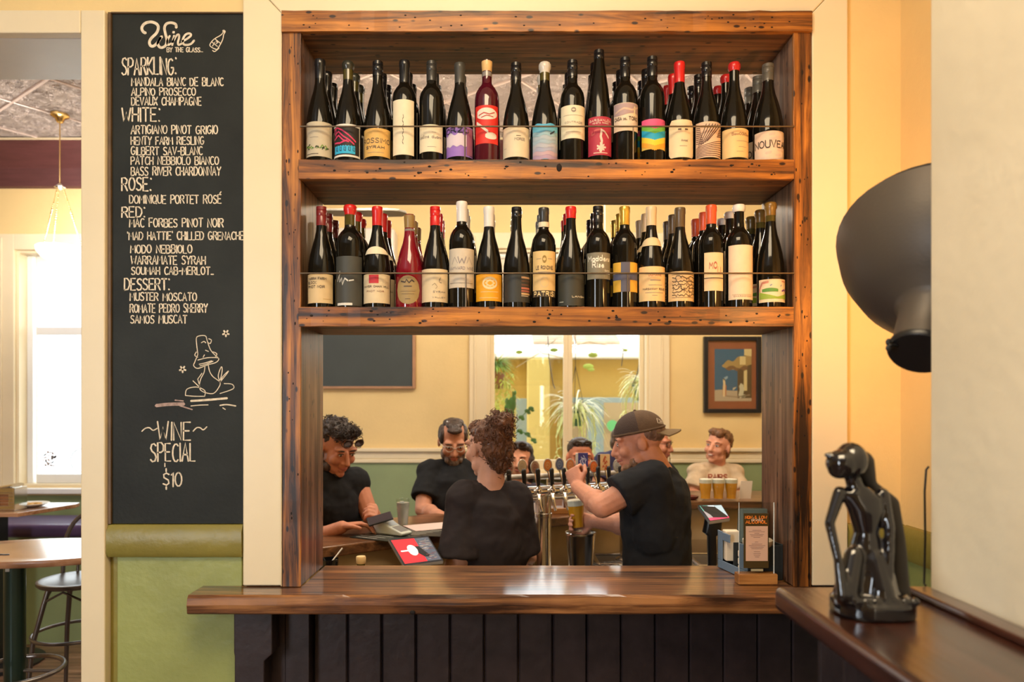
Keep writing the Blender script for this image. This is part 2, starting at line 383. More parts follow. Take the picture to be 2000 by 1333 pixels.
# floor
struct_floor = struct('floor', MB().box(-6.2, 3.6, -3.4, 5.7, -.1, -.012), mat('floor_base', (.1, .06, .04), .6))
k = 0
for j in range(11):
    y0 = 4.16+j*.118; x = -5.9+(j*.73) % 1.3
    xs = [-6]+[x+i*1.7 for i in range(4) if x+i*1.7 < -1.2]+[-1.0]
    for a, b in zip(xs[:-1], xs[1:]):
        part('floor_board', MB().box(a+.002, b-.002, y0+.002, min(y0+.116, YB-.02), -.012, 0), WFLOOR, struct_floor, world=False)
part('floor_field', MB().box(-6, -1.0, -3.2, 4.16, -.012, 0).box(-1.0, 3.4, -3.2, YB-.02, -.012, 0), WFLOOR, struct_floor, world=False)
# ceiling with pressed tin panels set on the diagonal
ceil = struct('ceiling', MB().box(-6.2, 3.6, -3.4, 5.7, H+.02, H+.12), WHITE)
def tin():
    m = bpy.data.materials.new('pressed_tin_paint'); m.use_nodes = True; nt = m.node_tree; n = nt.nodes; b = n['Principled BSDF']; L = nt.links.new
    tc = n.new('ShaderNodeTexCoord')
    wv = n.new('ShaderNodeTexNoise'); wv.inputs['Scale'].default_value = 13; wv.inputs['Detail'].default_value = 2.5; wv.inputs['Distortion'].default_value = 2.6
    L(tc.outputs['Object'], wv.inputs[0])
    w2 = n.new('ShaderNodeMath'); w2.operation = 'PINGPONG'; w2.inputs[1].default_value = .06; L(wv.outputs[0], w2.inputs[0])
    bp = n.new('ShaderNodeBump'); bp.inputs['Strength'].default_value = 1; bp.inputs['Distance'].default_value = .25
    L(w2.outputs[0], bp.inputs['Height']); L(bp.outputs[0], b.inputs['Normal'])
    b.inputs['Base Color'].default_value = (.88, .75, .70, 1); b.inputs['Roughness'].default_value = .35
    return m
TIN = tin()
A = Vector((.8, -.6)); B = Vector((.6, .8)); S = .56
tp = MB().box(-.5*S+.004, .5*S-.004, -.5*S+.004, .5*S-.004, 0, .008)
tp.v = [tuple(Vector((A.x*p[0]+B.x*p[1], A.y*p[0]+B.y*p[1], p[2]))) for p in tp.v]
qq = random.Random(21)
def relief(a0, b0, rot, sc):
    for k in range(4):
        r0 = sc*(.10-.018*k); pts = []
        for t in range(10):
            a = rot+k*1.57+t*.42; r = r0*(1-t*.085); pts.append((a0+r*math.cos(a), b0+r*math.sin(a)))
        q3 = [Vector((A.x*u+B.x*v, A.y*u+B.y*v, -.001)) for u, v in pts]; tp.tube(q3, [.0025+.0035*math.sin(PI*(i+.5)/10) for i in range(10)], 5)
for a0 in (-.19, 0, .19):
    for b0 in (-.19, 0, .19): relief(a0, b0, qq.random()*6, .9)
for i in range(30):
    u, v, a = qq.uniform(-.25, .25), qq.uniform(-.25, .25), qq.random()*6.28
    tp.tube([Vector((A.x*(u+t*math.cos(a))+B.x*(v+t*math.sin(a)), A.y*(u+t*math.cos(a))+B.y*(v+t*math.sin(a)), -.001)) for t in (-.022, 0, .022)], [.001, .006, .001], 5)
tpm = tp.mesh('ceiling_panel', TIN, fix=True, smooth=True)
ribm = MB()
for i in range(-12, 12):
    for j in range(-4, 14):
        c = A*(i*S)+B*(1.796+S/2+j*S)
        if -6.3 < c.x < 3.5 and 2.3 < c.y < 5.8:
            o = link('ceiling_panel', tpm, ceil); o.location = (c.x, c.y, H+.008)
for j in range(-4, 14):
    q = B*(1.796+j*S); ribm.tube([Vector((q.x+A.x*t, q.y+A.y*t, H+.004)) for t in (-9, 9)], .011, 6)
for i in range(-12, 12):
    q = A*((i+.5)*S); ribm.tube([Vector((q.x+B.x*t, q.y+B.y*t, H+.004)) for t in (-2, 9)], .008, 6)
def clip(mb, x0, x1, y0, y1):
    bm = bmesh.new(); me = mb.mesh('t'); bm.from_mesh(me)
    for co, no in (((x0, 0, 0), (-1, 0, 0)), ((x1, 0, 0), (1, 0, 0)), ((0, y0, 0), (0, -1, 0)), ((0, y1, 0), (0, 1, 0))):
        bmesh.ops.bisect_plane(bm, geom=bm.verts[:]+bm.edges[:]+bm.faces[:], plane_co=co, plane_no=no, clear_outer=True)
    r = MB(); bm.verts.index_update(); r.v = [tuple(v.co) for v in bm.verts]; r.f = [tuple(v.index for v in f.verts) for f in bm.faces]; r.m = [0]*len(r.f); bm.free(); return r
part('ceiling_rib', clip(ribm, -6, 3.4, 2.45, YB), mat('tin_rib_paint', (.62, .50, .45), .35), ceil, world=False, smooth=True)
# cornice (plum) on the back wall
m = MB(); m.prism([(YB, H), (YB-.2, H), (YB-.18, H-.03), (YB-.12, H-.09), (YB-.05, H-.17), (YB-.03, H-.30), (YB, H-.31)], -6, 3.4, 'yz')
struct('trim_cornice', m, PLUM)
struct('trim_cornice_line', MB().box(-6, 3.4, YB-.215, YB-.2, H-.012, H), TRIM)
# casings of the opening
D = 2.15
def case(name, pts, y0=2.146, y1=YF, mt=TRIM, bev=.004): return struct(name, MB().prism(pts, y0, y1, 'xz'), mt, bevel=bev)
case('trim_left_casing', [(-.783, 1.106), (-.667, 1.106), (-.667, 2.822), (-.783, 2.945), ])
case('trim_left_casing_upper', [(-.783, 2.9455), (-.783, H), (-.79, H), (-.79, 2.9455)])
case('trim_right_casing', [(.921, 1.106), (1.029, 1.106), (1.029, 2.935), (.921, 2.822)])
case('trim_head_casing', [(-.667, 2.8235), (.921, 2.8235), (1.03, 2.938), (1.03, 3.0), (-.784, 3.0), (-.784, 2.948)])
case('trim_left_casing_edge', [(-.667, 1.106), (-.6645, 1.106), (-.6645, 2.8225), (-.667, 2.8225)], 2.138)
# left doorway trim
case('trim_doorway_post', [(-1.262, 0), (-1.19, 0), (-1.19, 2.826), (-1.262, 2.826)], 2.135)
case('trim_doorway_head', [(-6, 2.757), (-1.2625, 2.757), (-1.2625, 2.826), (-6, 2.826)], 2.135)
struct('trim_doorway_soffit', MB().box(-6, -1.264, YF, 2.446, 2.757, 2.77), WHITE, bevel=.003)
struct('trim_doorway_jamb', MB().box(-1.272, -1.2625, YF, 2.446, 0, 2.757), TRIM)
# green panelling under and beside the blackboard
struct('trim_green_panel', MB().box(-1.166, -.79, 2.158, YF, 0, 1.19), GREEN, bevel=.003)
struct('trim_panel_recess', MB().box(-1.189, -1.168, 2.166, YF, 0, 1.19), OLIVE)  # dark olive stands in for the shade beside the green panel
def rail(x0, x1, y, nm):
    m = MB(); m.prism([(y, 1.19), (y-.022, 1.192), (y-.03, 1.205), (y-.03, 1.268), (y-.018, 1.288), (y, 1.29)], x0, x1, 'yz'); struct(nm, m, OLIVE, smooth=True)
rail(-1.189, -.785, 2.169, 'trim_green_rail')
rail(1.031, XR, 2.169, 'trim_green_rail_right')
m = MB(); m.prism([(XR, 1.19), (XR-.022, 1.192), (XR-.03, 1.205), (XR-.03, 1.268), (XR-.018, 1.288), (XR, 1.29)], 1.70*SF+.005, 2.135, 'xz'); struct('trim_green_rail_side', m, OLIVE, smooth=True)
struct('trim_green_side_panel', MB().box(XR-.008, XR, 1.70*SF+.005, 2.16, 0, 1.19).box(1.031, XR-.008, 2.16, YF, 0, 1.19), GREEN)
# ---------------------------------------------------------------- windows
def window(nm, W, rows):
    x0, x1, z0, z1 = W; f = MB(); F = 5.62
    fr = struct(nm, MB().box(x0, x0+.02, YB, 5.66, z0, z1).box(x1-.02, x1, YB, 5.66, z0, z1).box(x0+.02, x1-.02, YB, 5.66, z1-.02, z1).box(x0+.02, x1-.02, YB+.02, 5.66, z0, z0+.02), TRIM)
    part('casing', MB().box(x0-.135, x0, YB-.03, YB, z0-.02, z1+.12).box(x1, x1+.15, YB-.03, YB, z0-.02, z1+.12).box(x0, x1, YB-.03, YB, z1, z1+.12)
         .box(x0-.10, x0-.085, YB-.04, YB-.03, z0, z1+.09).box(x1+.085, x1+.10, YB-.04, YB-.03, z0, z1+.09), TRIM, fr, bevel=.004)
    part('window_sill', MB().box(x0-.15, x1+.16, YB-.07, YB+.02, z0-.045, z0-.005), WHITE, fr, bevel=.005)
    return fr
SASH = MB
fr = window('window_1', W1, 1)
zm = PZ(647, 5.55)
for a, b in ((W1[0]+.02, (W1[0]+W1[1])/2+.2), ((W1[0]+W1[1])/2+.2, W1[1]-.02)):
    s = part('sash', MB().box(a, a+.045, 5.54, 5.58, W1[2]+.02, W1[3]-.02).box(b-.05, b, 5.54, 5.58, W1[2]+.02, W1[3]-.02).box(a+.07, b-.05, 5.54, 5.58, W1[2]+.02, W1[2]+.09)
        .box(a+.07, b-.05, 5.54, 5.58, W1[3]-.07, W1[3]-.02).box(a+.07, b-.05, 5.54, 5.58, zm-.03, zm+.03), WHITE, fr, bevel=.004)
    part('pane', MB().box(a+.07, b-.05, 5.558, 5.562, W1[2]+.09, zm-.03), PANE, s); part('pane', MB().box(a+.07, b-.05, 5.558, 5.562, zm+.03, W1[3]-.07), PANE, s)
# faded transfers stuck on the lower pane
def wf1(u, v): return (u, 5.552, v)
m = MB()
for i in range(40):
    a = R.random()*6.28; r = .055*R.random()**.5; c = P(96, 897, 5.55)
    m.ribbon([(c.x+math.cos(a)*r, c.z+math.sin(a)*r*1.2), (c.x+math.cos(a)*r+.012, c.z+math.sin(a)*r*1.2+.004)], .012, wf1)
part('window_sticker', m, mat('faded_sticker', (.62, .50, .46), .8), fr)
m = MB(); c = P(160, 900, 5.55); m.ribbon([(c.x+.09*math.cos(a), c.z+.09*math.sin(a)) for a in [1.2+i*.25 for i in range(16)]], .01, wf1)
part('window_sticker', m, mat('faded_ring', (.6, .64, .66), .8), fr)
fr = window('window_2', W2, 1)
xm = PX(1109, 5.55)
for a, b in ((W2[0]+.02, xm), (xm, W2[1]-.02)):
    s = part('sash', MB().box(a, a+.035, 5.54, 5.58, W2[2]+.02, W2[3]-.02).box(b-.035, b, 5.54, 5.58, W2[2]+.02, W2[3]-.02).box(a+.035, b-.035, 5.54, 5.58, W2[2]+.02, W2[2]+.09)
        .box(a+.035, b-.035, 5.54, 5.58, W2[3]-.07, W2[3]-.02), TRIM, fr, bevel=.004)
    part('pane', MB().box(a+.035, b-.035, 5.558, 5.562, W2[2]+.09, W2[3]-.07), PANE, s)
part('roller_blind', MB().box(W2[0]+.03, W2[1]-.03, 5.50, 5.504, 2.24, 2.80), mat('blind_cloth', (.78, .70, .58), .8, trans=.0), fr)
part('blind_roller', MB().tube([(W2[0]+.03, 5.50, 2.785), (W2[1]-.03, 5.50, 2.785)], .022, 12), WHITE, fr)
# ---------------------------------------------------------------- shelf unit
unit = thing('timber_shelf_unit', 'heavy reclaimed timber shelf unit framing the bar opening, two shelves of wine', 'shelf', (.127, 2.28, 1.104))
ZC = 1.104
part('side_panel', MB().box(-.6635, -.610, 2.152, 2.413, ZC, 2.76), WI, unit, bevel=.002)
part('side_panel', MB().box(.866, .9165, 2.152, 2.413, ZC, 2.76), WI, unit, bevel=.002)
def post(x0, x1, z0, z1, nm='post', yy=(2.141, 2.151)):
    m = MB(); n = 26; rs = []
    for i in range(n+1):
        z = z0+(z1-z0)*i/n; a = (R.random()-.5)*.0022; b = (R.random()-.5)*.0022; c = (R.random()-.5)*.0015
        rs.append([(x0+a, yy[1], z), (x0+a, yy[0]+c, z), (x1+b, yy[0]+c, z), (x1+b, yy[1], z)])
    m.rings(rs); return part(nm, m, WFZ, unit, bevel=.0015)
post(-.6635, -.608, ZC, 2.774); post(.864, .917, ZC, 2.766)
def beam(nm, x0, x1, z0, z1, yf, yb, mt=WF):
    m = MB(); n = 40; rs = []
    for i in range(n+1):
        x = x0+(x1-x0)*i/n; a = (R.random()-.5)*.0022; b = (R.random()-.5)*.0022; c = (R.random()-.5)*.002
        rs.append([(x, yb, z0), (x, yb, z1), (x, yf+c, z1+b), (x, yf+c, z0+a)])
    m.rings(rs); return part(nm, m, mt, unit, bevel=.0012)
beam('top_beam', -.6635, .917, 2.7605, 2.8225, 2.133, 2.152)
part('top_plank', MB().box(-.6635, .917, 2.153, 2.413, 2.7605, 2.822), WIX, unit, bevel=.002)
Z1, Z2 = 2.377, 1.939
for z in (Z1, Z2):
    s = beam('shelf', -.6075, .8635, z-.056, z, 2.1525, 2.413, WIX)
    m = MB(); n = 40; rs = []
    for i in range(n+1):
        x = -.6115+(1.4715)*i/n; a = (R.random()-.5)*.002; b = (R.random()-.5)*.0016; c = (R.random()-.5)*.002
        rs.append([(x, 2.1515, z-.0575), (x, 2.1515, z+.0005), (x, 2.128+c, z+.0005+b), (x, 2.128+c, z-.0575+a)])
    m.rings(rs); p = part('shelf_nosing', m, WF, s, bevel=.0012)
    # knot and nail holes
    m = MB()
    for _ in range(46):
        x = -.59+1.43*R.random(); zz = z-.05+.044*R.random(); r = .0012+.0022*R.random()
        m.ell((x, 2.1278, zz), (r*1.6, .0012, r), n=8, m=5)
    if z == Z1: m.ell((PX(1092, 2.13), 2.1275, z-.024), (.008, .0025, .012), n=12, m=6)
    part('nail_hole', m, mat('hole_black', (.008, .004, .003), .8), s)['kind'] = 'stuff'
    zr = PZ(247 if z == Z1 else 534, 2.137)
    g = part('guard_rail', MB().tube([(-.6085, 2.137, zr), (.8645, 2.137, zr)], .0026, 8), mat('rail_metal', (.16, .12, .08), .4, .8), unit, smooth=True)
    for px in ((908, 1237) if z == Z1 else (910, 1226)):
        x = PX(px, 2.137); part('rail_upright', MB().tube([(x, 2.1385, z), (x, 2.1385, zr)], .0022, 6), MATS['rail_metal'], g, smooth=True)
m = MB()
for _ in range(40):
    x = -.62+1.5*R.random(); m.ell((x, 2.1332, 2.768+.046*R.random()), (.0036, .0012, .002), n=8, m=5)
for _ in range(60):
    xx = R.choice([-.636, .89]); m.ell((xx+(R.random()-.5)*.04, 2.1412, 1.15+1.58*R.random()), (.002, .0012, .0045*(.4+R.random())), n=8, m=5)
part('nail_hole', m, MATS['hole_black'], unit)['kind'] = 'stuff'
# ---------------------------------------------------------------- counter and bar front
m = MB(); n = 90; rs = []
x0, x1 = -.906, 1.19
def wav(x): return .004*math.sin(x*9)+.003*math.sin(x*23+1)+.0015*math.sin(x*61)
zt = ZC-.001; zb = 1.048
for i in range(n+1):
    x = x0+(x1-x0)*i/n; w_ = wav(x)
    rs.append([(x, YF-.002, zb), (x, YF-.002, zt), (x, 2.058+w_*.6, zt), (x, 2.050+w_*.4, zt-.006+w_*.5), (x, 2.046+w_*.5, zb+.028), (x, 2.048+w_*.3, zb+.004), (x, 2.053, zb)])
m.rings(rs)
m.box(-.606, .862, YF-.002, 2.428, zb, zt)
counter = thing('timber_counter', 'thick dark live-edge timber counter along the bar opening', 'counter', (.14, 2.1, 1.048))
part('counter_slab', m, WC, counter, smooth=False)
m2 = MB().ell((PX(806, 2.05), 2.046, PZ(1196, 2.05)), (.008, .003, .006)); part('knot', m2, MATS['hole_black'], counter)
m2 = MB().box(-.606, .3, 2.2395, 2.2402, zt-.0002, zt+.0003); part('board_joint', m2, MATS['hole_black'], counter)
bar = thing('bar_front_panelling', 'dark plum tongue and groove panelling below the counter', 'panelling', (.1, 2.2, 0))
xb = -.586; i = 0
while xb < 1.17:
    w_ = min(.105, 1.195-xb)
    part('board', MB().prism([(xb+.0012, 2.232), (xb+.0012, 2.206), (xb+.006, 2.2), (xb+w_-.006, 2.2), (xb+w_-.0012, 2.206), (xb+w_-.0012, 2.232)], .0, 1.044, 'xy'), DARKB, bar, bevel=0)
    xb += .105
part('corbel', MB().prism([(-.787, 0), (-.787, .915), (-.789, .925), (-.789, 1.046), (-.677, 1.046), (-.677, .92), (-.70, .90), (-.70, 0)], 2.09, 2.157, 'xz'), DARKB, bar, bevel=.003)
part('backing_board', MB().box(-.786, -.6605, 2.159, 2.169, 0, 1.044), DARKB, bar)
part('side_board', MB().box(-.660, -.588, 2.159, 2.232, 0, 1.044), DARKB, bar, bevel=.002)
# ---------------------------------------------------------------- ledge on the right
ZL = CH-.45*SF; xl = .665*SF; px1 = 1.01*SF; py1 = 1.70*SF; th = .058*SF
ledge = thing('wall_ledge', 'glossy plum-brown timber ledge wrapping the pale wall, carrying the black figurine', 'ledge', (.84*SF, 1.2*SF, ZL-th))
m = MB(); m.prism([(xl, -.6), (px1-.002, -.6), (px1-.002, py1+.003), (XR-.002, py1+.003), (XR-.002, 1.772*SF), (xl, 1.772*SF)], ZL-th, ZL, 'xy')
part('ledge_top', m, WLEDGE, ledge, bevel=.012, seg=5)
part('back_strip', MB().box(px1-.042, px1-.002, -.6, py1+.001, ZL+.0005, ZL+.014), WLEDGE, ledge, bevel=.005, seg=3)
y = py1
while y > .3:
    part('support_board', MB().box(.75*SF, .75*SF+.02, y-.088, y, 0, ZL-th-.001), DARKB, ledge, bevel=.004); y -= .09
part('end_board', MB().box(.75*SF, XR-.002, py1+.001, py1+.014, 0, ZL-th-.001), DARKB, ledge, bevel=.003)
# ---------------------------------------------------------------- blackboard with the wine list
bb = thing('wine_blackboard', 'tall blackboard hand-lettered with the wine list by the glass', 'blackboard', (-.98, 2.16, 1.29))
part('board', MB().box(-1.179, -.7845, 2.156, 2.168, 1.291, 2.824), SLATE, bb)
part('frame_strip', MB().box(-1.188, -1.1795, 2.148, 2.168, 1.291, 2.826).box(-1.1795, -.7845, 2.150, 2.168, 2.8242, 2.828), mat('worn_frame', (.12, .07, .03), .5, var=.3), bb)
YBD = 2.1556
def bf(u, v): return (PX(u, YBD), YBD, PZ(v, YBD))
lines = [("SPARKLING:",238,344,146,38,3.4),("MANDALA BIANC DE BLANC",257,436,168,18,2.6),("ALPINO PROSECCO",257,382,187,17,2.5),("DEVAUX CHAMPAGNE",257,393,206,18,2.5),
("WHITE:",238,312,238,31,3.2),("ARTIGIANO PINOT GRIGIO",256,425,262,19,2.4),("HENTY FARM RIESLING",256,398,283,18,2.5),("GILBERT SAV-BLANC",256,395,303,18,2.5),("PATCH NEBBIOLO BIANCO",256,427,322,18,2.4),("BASS RIVER CHARDONNAY",256,431,343,19,2.5),
("ROSE:",238,295,373,29,3.2),("DOMINIQUE PORTET ROS%",253,432,398,19,2.4),("RED:",238,283,425,24,3.1),("MAC FORBES PINOT NOIR",253,436,444,19,2.6),("'MAD HATTIE' CHILLED GRENACHE",249,476,469,18,2.5),
("MODO NEBBIOLO",255,375,495,18,2.6),("WARRAMATE SYRAH",256,401,517,19,2.5),("SOUMAH CAB-MERLOT_",257,417,537,17,2.5),("DESSERT:",243,331,567,26,3.2),("MUSTER MOSCATO",254,384,588,18,2.5),("ROMATE PEDRO SHERRY",254,405,611,19,2.5),("SAMOS MUSCAT",255,365,632,18,2.5),
("BY THE GLASS...",326,396,102,10,2.0),("WINE",308,372,860,42,3.2),("SPECIAL",294,381,902,41,3.2),("$10",318,355,951,32,3.2)]
def flip(u, v): return bf(u, -v)
for s, a, b, base, h, w_ in lines:
    m = MB(); text(m, s, a, b, -base+.5, h*.86, w_*.96, flip, .03); part('chalk_lettering', m, CHALK, bb, fix=False)
m = MB()
def sm(pts, n=4):
    out = []
    for i in range(len(pts)-1):
        p0, p1, p2, p3 = pts[max(i-1,0)], pts[i], pts[i+1], pts[min(i+2,len(pts)-1)]
        for k in range(n):
            t = k/n; out.append(tuple(.5*((2*p1[j])+(-p0[j]+p2[j])*t+(2*p0[j]-5*p1[j]+4*p2[j]-p3[j])*t*t+(-p0[j]+3*p1[j]-3*p2[j]+p3[j])*t**3) for j in (0,1)))
    return out+[pts[-1]]
def z6(pts): return sm([(220+x/6.665, 30+y/6.665) for x, y in pts])
def z3(pts): return sm([(200+x/3.703, 620+y/3.703) for x, y in pts])
for pts, w_ in (([(430,230),(395,210),(380,160),(420,105),(500,85),(570,110),(595,160),(570,230),(510,290),(480,340),(490,390),(530,400),(580,360),(620,300),(640,275)],5.6),
    ([(625,290),(590,350),(600,400),(640,420),(690,390),(705,320),(685,230),(675,160),(700,110),(760,95),(820,115),(828,160)],5.2),
    ([(745,265),(712,330),(720,385),(760,365)],4),([(790,215),(796,224)],5.5),([(800,262),(775,390)],4),([(780,350),(830,265),(860,250),(865,290),(850,350),(860,385),(900,365)],4),
    ([(900,340),(960,310),(1020,262),(1000,235),(950,250),(915,310),(920,370),(960,385),(1020,370),(1062,325)],4.2)):
    m.ribbon(z6(pts), w_, bf)
part('chalk_title', m, CHALK, bb, fix=False)
m = MB()
for pts in ([(1440,215),(1410,255),(1320,310),(1270,370),(1275,405),(1340,440),(1370,430),(1430,320),(1445,250),(1460,230)],[(1330,305),(1405,365)],[(1290,345),(1365,405)],[(1300,400),(1330,350)],[(1345,340),(1370,350),(1345,370)],[(1300,455),(1330,470),(1385,425)]):
    m.ribbon(z6(pts), 1.8, bf)
m.ribbon([(220+1440/6.665, 30+200/6.665), (220+1460/6.665, 30+215/6.665)], 5, bf)
part('chalk_bottle_sketch', m, CHALK, bb, fix=False)
m = MB()
for pts in ([(690,265),(682,200),(680,150),(700,135),(745,135),(758,170),(785,240),(838,295)],[(690,310),(760,293),(838,295),(825,325),(760,345),(690,370),(660,350),(668,325),(690,270)],
    [(742,352),(735,400),(710,450),(702,510),(730,540),(800,552),(840,510),(850,470),(800,430),(775,390),(765,340)],[(850,465),(838,420),(860,358),(866,390),(850,465)],[(850,470),(870,430),(912,388),(895,415),(850,470)],
    [(600,565),(612,520),(680,505),(740,530),(740,572)],[(600,566),(670,572),(740,572)],[(655,460),(702,505)],[(690,448),(704,500)],[(720,405),(688,450)],[(880,480),(938,485),(945,518),(850,552)],[(715,185),(735,175),(748,186)],[(745,238),(768,248)],[(728,290),(738,272)],
    [(768,155),(788,165),(780,190),(768,185)],[(680,250),(668,275),(690,290)],[(800,250),(828,265),(815,290)],[(700,340),(745,330),(790,315)],[(705,352),(750,340),(800,318)]):
    m.ribbon(z3(pts), 1.7, bf)
for pts, w_ in (([(640,606),(760,598),(902,586)],4.2),([(640,642),(700,636),(765,634)],1.8),([(850,638),(900,632),(965,642)],2.6),([(870,655),(890,668)],2)):
    m.ribbon(z3(pts), w_, bf)
for cx, cy in ((893,116),(580,376)):
    for k in range(5):
        a = k*1.256+.3; m.ribbon(z3([(cx,cy),(cx+24*math.cos(a),cy+24*math.sin(a))]), 3.4, bf)
m.ribbon(sm([(277,843),(284,837),(292,836),(299,841),(307,837)]), 2.4, bf); m.ribbon(sm([(377,843),(384,836),(391,836),(397,840),(404,834)]), 2.4, bf); m.ribbon([(322,905),(322,912)], 2.2, bf)
part('chalk_mushroom_sketch', m, CHALK, bb, fix=False)['kind'] = 'stuff'
m = MB(); m.ribbon(z3([(388,640),(480,630),(590,628)]), 6.5, bf); m.ribbon(z3([(560,640),(650,668)]), 2.5, bf); m.ribbon(z3([(525,600),(585,606)]), 2.4, bf)
part('chalk_smudge', m, CHALKP, bb, fix=False)
# ---------------------------------------------------------------- wine bottles
GB = mat('dark_bottle_glass', (.007, .006, .004), .07, coat=.0, ior=1.45, spec=.42)
GOL = mat('olive_bottle_glass', (.075, .06, .012), .08, coat=.4)
GRED = mat('red_wine_in_clear_glass', (.30, .006, .02), .05, trans=.35, coat=.5)
GRED2 = mat('dark_red_wine_glass', (.07, .004, .012), .06, coat=.5)
GCL = mat('pale_clear_neck', (.62, .56, .52), .06, trans=.6)
def capm(c, rough=.3, metal=0): return mat('cap_%s_%s' % (c, metal), c, rough, metal, coat=.3)
K, DK = (.012,.012,.013), (.03,.03,.028)
RED, MAR, WHT, GLD = (.62,.015,.015), (.16,.012,.015), (.78,.75,.70), (.72,.46,.07)
def prof(kind, Hh, r):
    if kind == 'burg': q = [(.86,0),(.98,.006),(1,.02),(1,.36),(.97,.43),(.86,.52),(.68,.62),(.50,.70),(.40,.77),(.365,.84),(.36,1.0)]
    elif kind == 'bord': q = [(.86,0),(.98,.006),(1,.02),(1,.60),(.985,.64),(.90,.69),(.70,.735),(.48,.765),(.405,.79),(.385,.84),(.385,1.0)]
    else: q = [(.86,0),(.98,.006),(1,.02),(1,.36),(.93,.48),(.75,.66),(.52,.83),(.40,.93),(.38,1.0)]
    return [(a*r, b*Hh if b > .02 else b*.32) for a, b in q]
SH = {}
def shared(key, fn):
    if key not in SH: SH[key] = fn()
    return SH[key]
def bottle(base, px, toppx, kind, cap, lab, name, desc, r=None, glass=None, neck=None, ring=None, capdeco=None, grp=''):
    """lab: (ytop, ybot, colour, half angle deg, art function, shape)"""
    y = 2.192
    Hh = CH+(790-toppx)*y/1400-base; r = r or {'burg': .0405, 'bord': .0375, 'hock': .038}[kind]; glass = glass or GB
    t = thing('wine_bottle', desc, 'bottle', (PX(px, y), y, base), grp)
    pr = prof(kind, Hh, r)
    part('glass_body', MB().lathe(pr, 28), glass, t, world=False, smooth=True)
    rn = pr[-1][0]
    kc, clen, cm = cap
    z0 = Hh-clen
    if kc == 'bulb': q = [(rn+.0012, z0), (rn+.0012, Hh-.022), (rn+.004, Hh-.017), (rn+.0042, Hh-.006), (rn+.001, Hh), (.004, Hh+.0015)]
    elif kc == 'screw': q = [(rn+.0012, z0), (rn+.0014, Hh-.03), (rn+.0006, Hh-.0285), (rn+.0014, Hh-.027), (rn+.0016, Hh-.012), (rn+.0006, Hh-.011), (rn+.0016, Hh-.010), (rn+.001, Hh), (.004, Hh+.001)]
    elif kc == 'cork': q = [(rn-.001, z0), (rn+.0005, z0+.004), (rn+.002, Hh-.012), (rn+.0022, Hh-.003), (.004, Hh+.001)]
    else: q = [(rn+.001, z0), (rn+.0013, Hh-.02), (rn+.0024, Hh-.017), (rn+.0024, Hh-.004), (rn+.001, Hh), (.004, Hh+.001)]
    cp = part('cap', MB().lathe(q, 24), cm, t, world=False, smooth=True)
    if capdeco: part('cap_ring', MB().lathe([(rn+.0022, Hh-capdeco[0]), (rn+.0022, Hh-capdeco[1])], 24), flat(capdeco[2]), cp, world=False, smooth=True)
    if neck: part('neck_glass', MB().lathe([(rn+.0006, Hh-neck[0]), (rn+.0006, z0)], 24, cap0=False, cap1=False), neck[1], t, world=False, smooth=True)
    if lab:
        zt = PZ(lab[0], y-r)-base; zb = max(PZ(lab[1], y-r)-base, .006); c = lab[2]; ha = math.radians(lab[3]); shape = lab[5] if len(lab) > 5 else None
        def rad(z):
            for (ra, za), (rb, zb2) in zip(pr[:-1], pr[1:]):
                if za <= z <= zb2: return ra+(rb-ra)*(z-za)/max(zb2-za, 1e-6)
            return r
        def F(off):
            def f(u, v):
                a = u*ha; z = zb+(zt-zb)*v; rr = rad(z)+off
                return (rr*math.sin(a), -rr*math.cos(a), z)
            return f
        lb = MB(); N = 18
        us = [-1+2*i/N for i in range(N+1)]
        if shape == 'ell':
            lb.strip(us, lambda u: .5-.5*math.sqrt(max(0, 1-u*u)), lambda u: .5+.5*math.sqrt(max(0, 1-u*u)), F(.0008))
        elif shape == 'octo':
            lb.strip(us, lambda u: max(0, abs(u)-.85)*.6, lambda u: 1-max(0, abs(u)-.8)*.8, F(.0008))
        else:
            nz = 1 if zt < pr[3][1]-.002 else 16
            for j in range(nz):
                lb.strip(us, lambda u, j=j: j/nz, lambda u, j=j: (j+1)/nz, F(.0008))
        L = part('label', lb, mat('label_%s' % (tuple(c),), c, .55, var=.05, vs=40), t, world=False, smooth=True)
        if lab[4]:
            pm = MB(); pm.dense = True; h = zt-zb; wd = ha*r
            lab[4](pm, F(.0014), F(.0018), h/wd)
            if pm.f: part('label_print', pm, None, L, world=False, fix=False)
    if ring:
        for (za, zb3, c, ha2) in ring:
            zt = PZ(za, y-.02)-base; zb = PZ(zb3, y-.02)-base
            def rad2(z):
                for (ra, z_a), (rb, z_b) in zip(pr[:-1], pr[1:]):
                    if z_a <= z <= z_b: return ra+(rb-ra)*(z-z_a)/max(z_b-z_a, 1e-6)
                return r
            nm = MB(); nm.strip([-1+2*i/14 for i in range(15)], lambda u: 0, lambda u: 1 if ha2 > 170 else math.sqrt(max(.02, 1-u*u)),
                lambda u, v: ((rad2(zb+(zt-zb)*v)+.002)*math.sin(u*math.radians(ha2)), -(rad2(zb+(zt-zb)*v)+.002)*math.cos(u*math.radians(ha2)), zb+(zt-zb)*v))
            part('neck_label', nm, flat(c), t, world=False, smooth=True)
    return t
US = [-.96+1.92*i/16 for i in range(17)]
def lin(pm, f, c, v, u0=-.6, u1=.6, w=.02, k=1.0):
    pm.use(flat(c)); pm.ribbon([(u0+(u1-u0)*i/6, v) for i in range(7)], w, f)
def tx(pm, f, s, c, u0, u1, v, h, w=.035, jit=.01): w = max(.012, min(w, h*.3)); pm.use(flat(c)); text(pm, s, u0, u1, v, h, w, f, jit)
BRN, GRY = (.10,.07,.05), (.28,.24,.2)
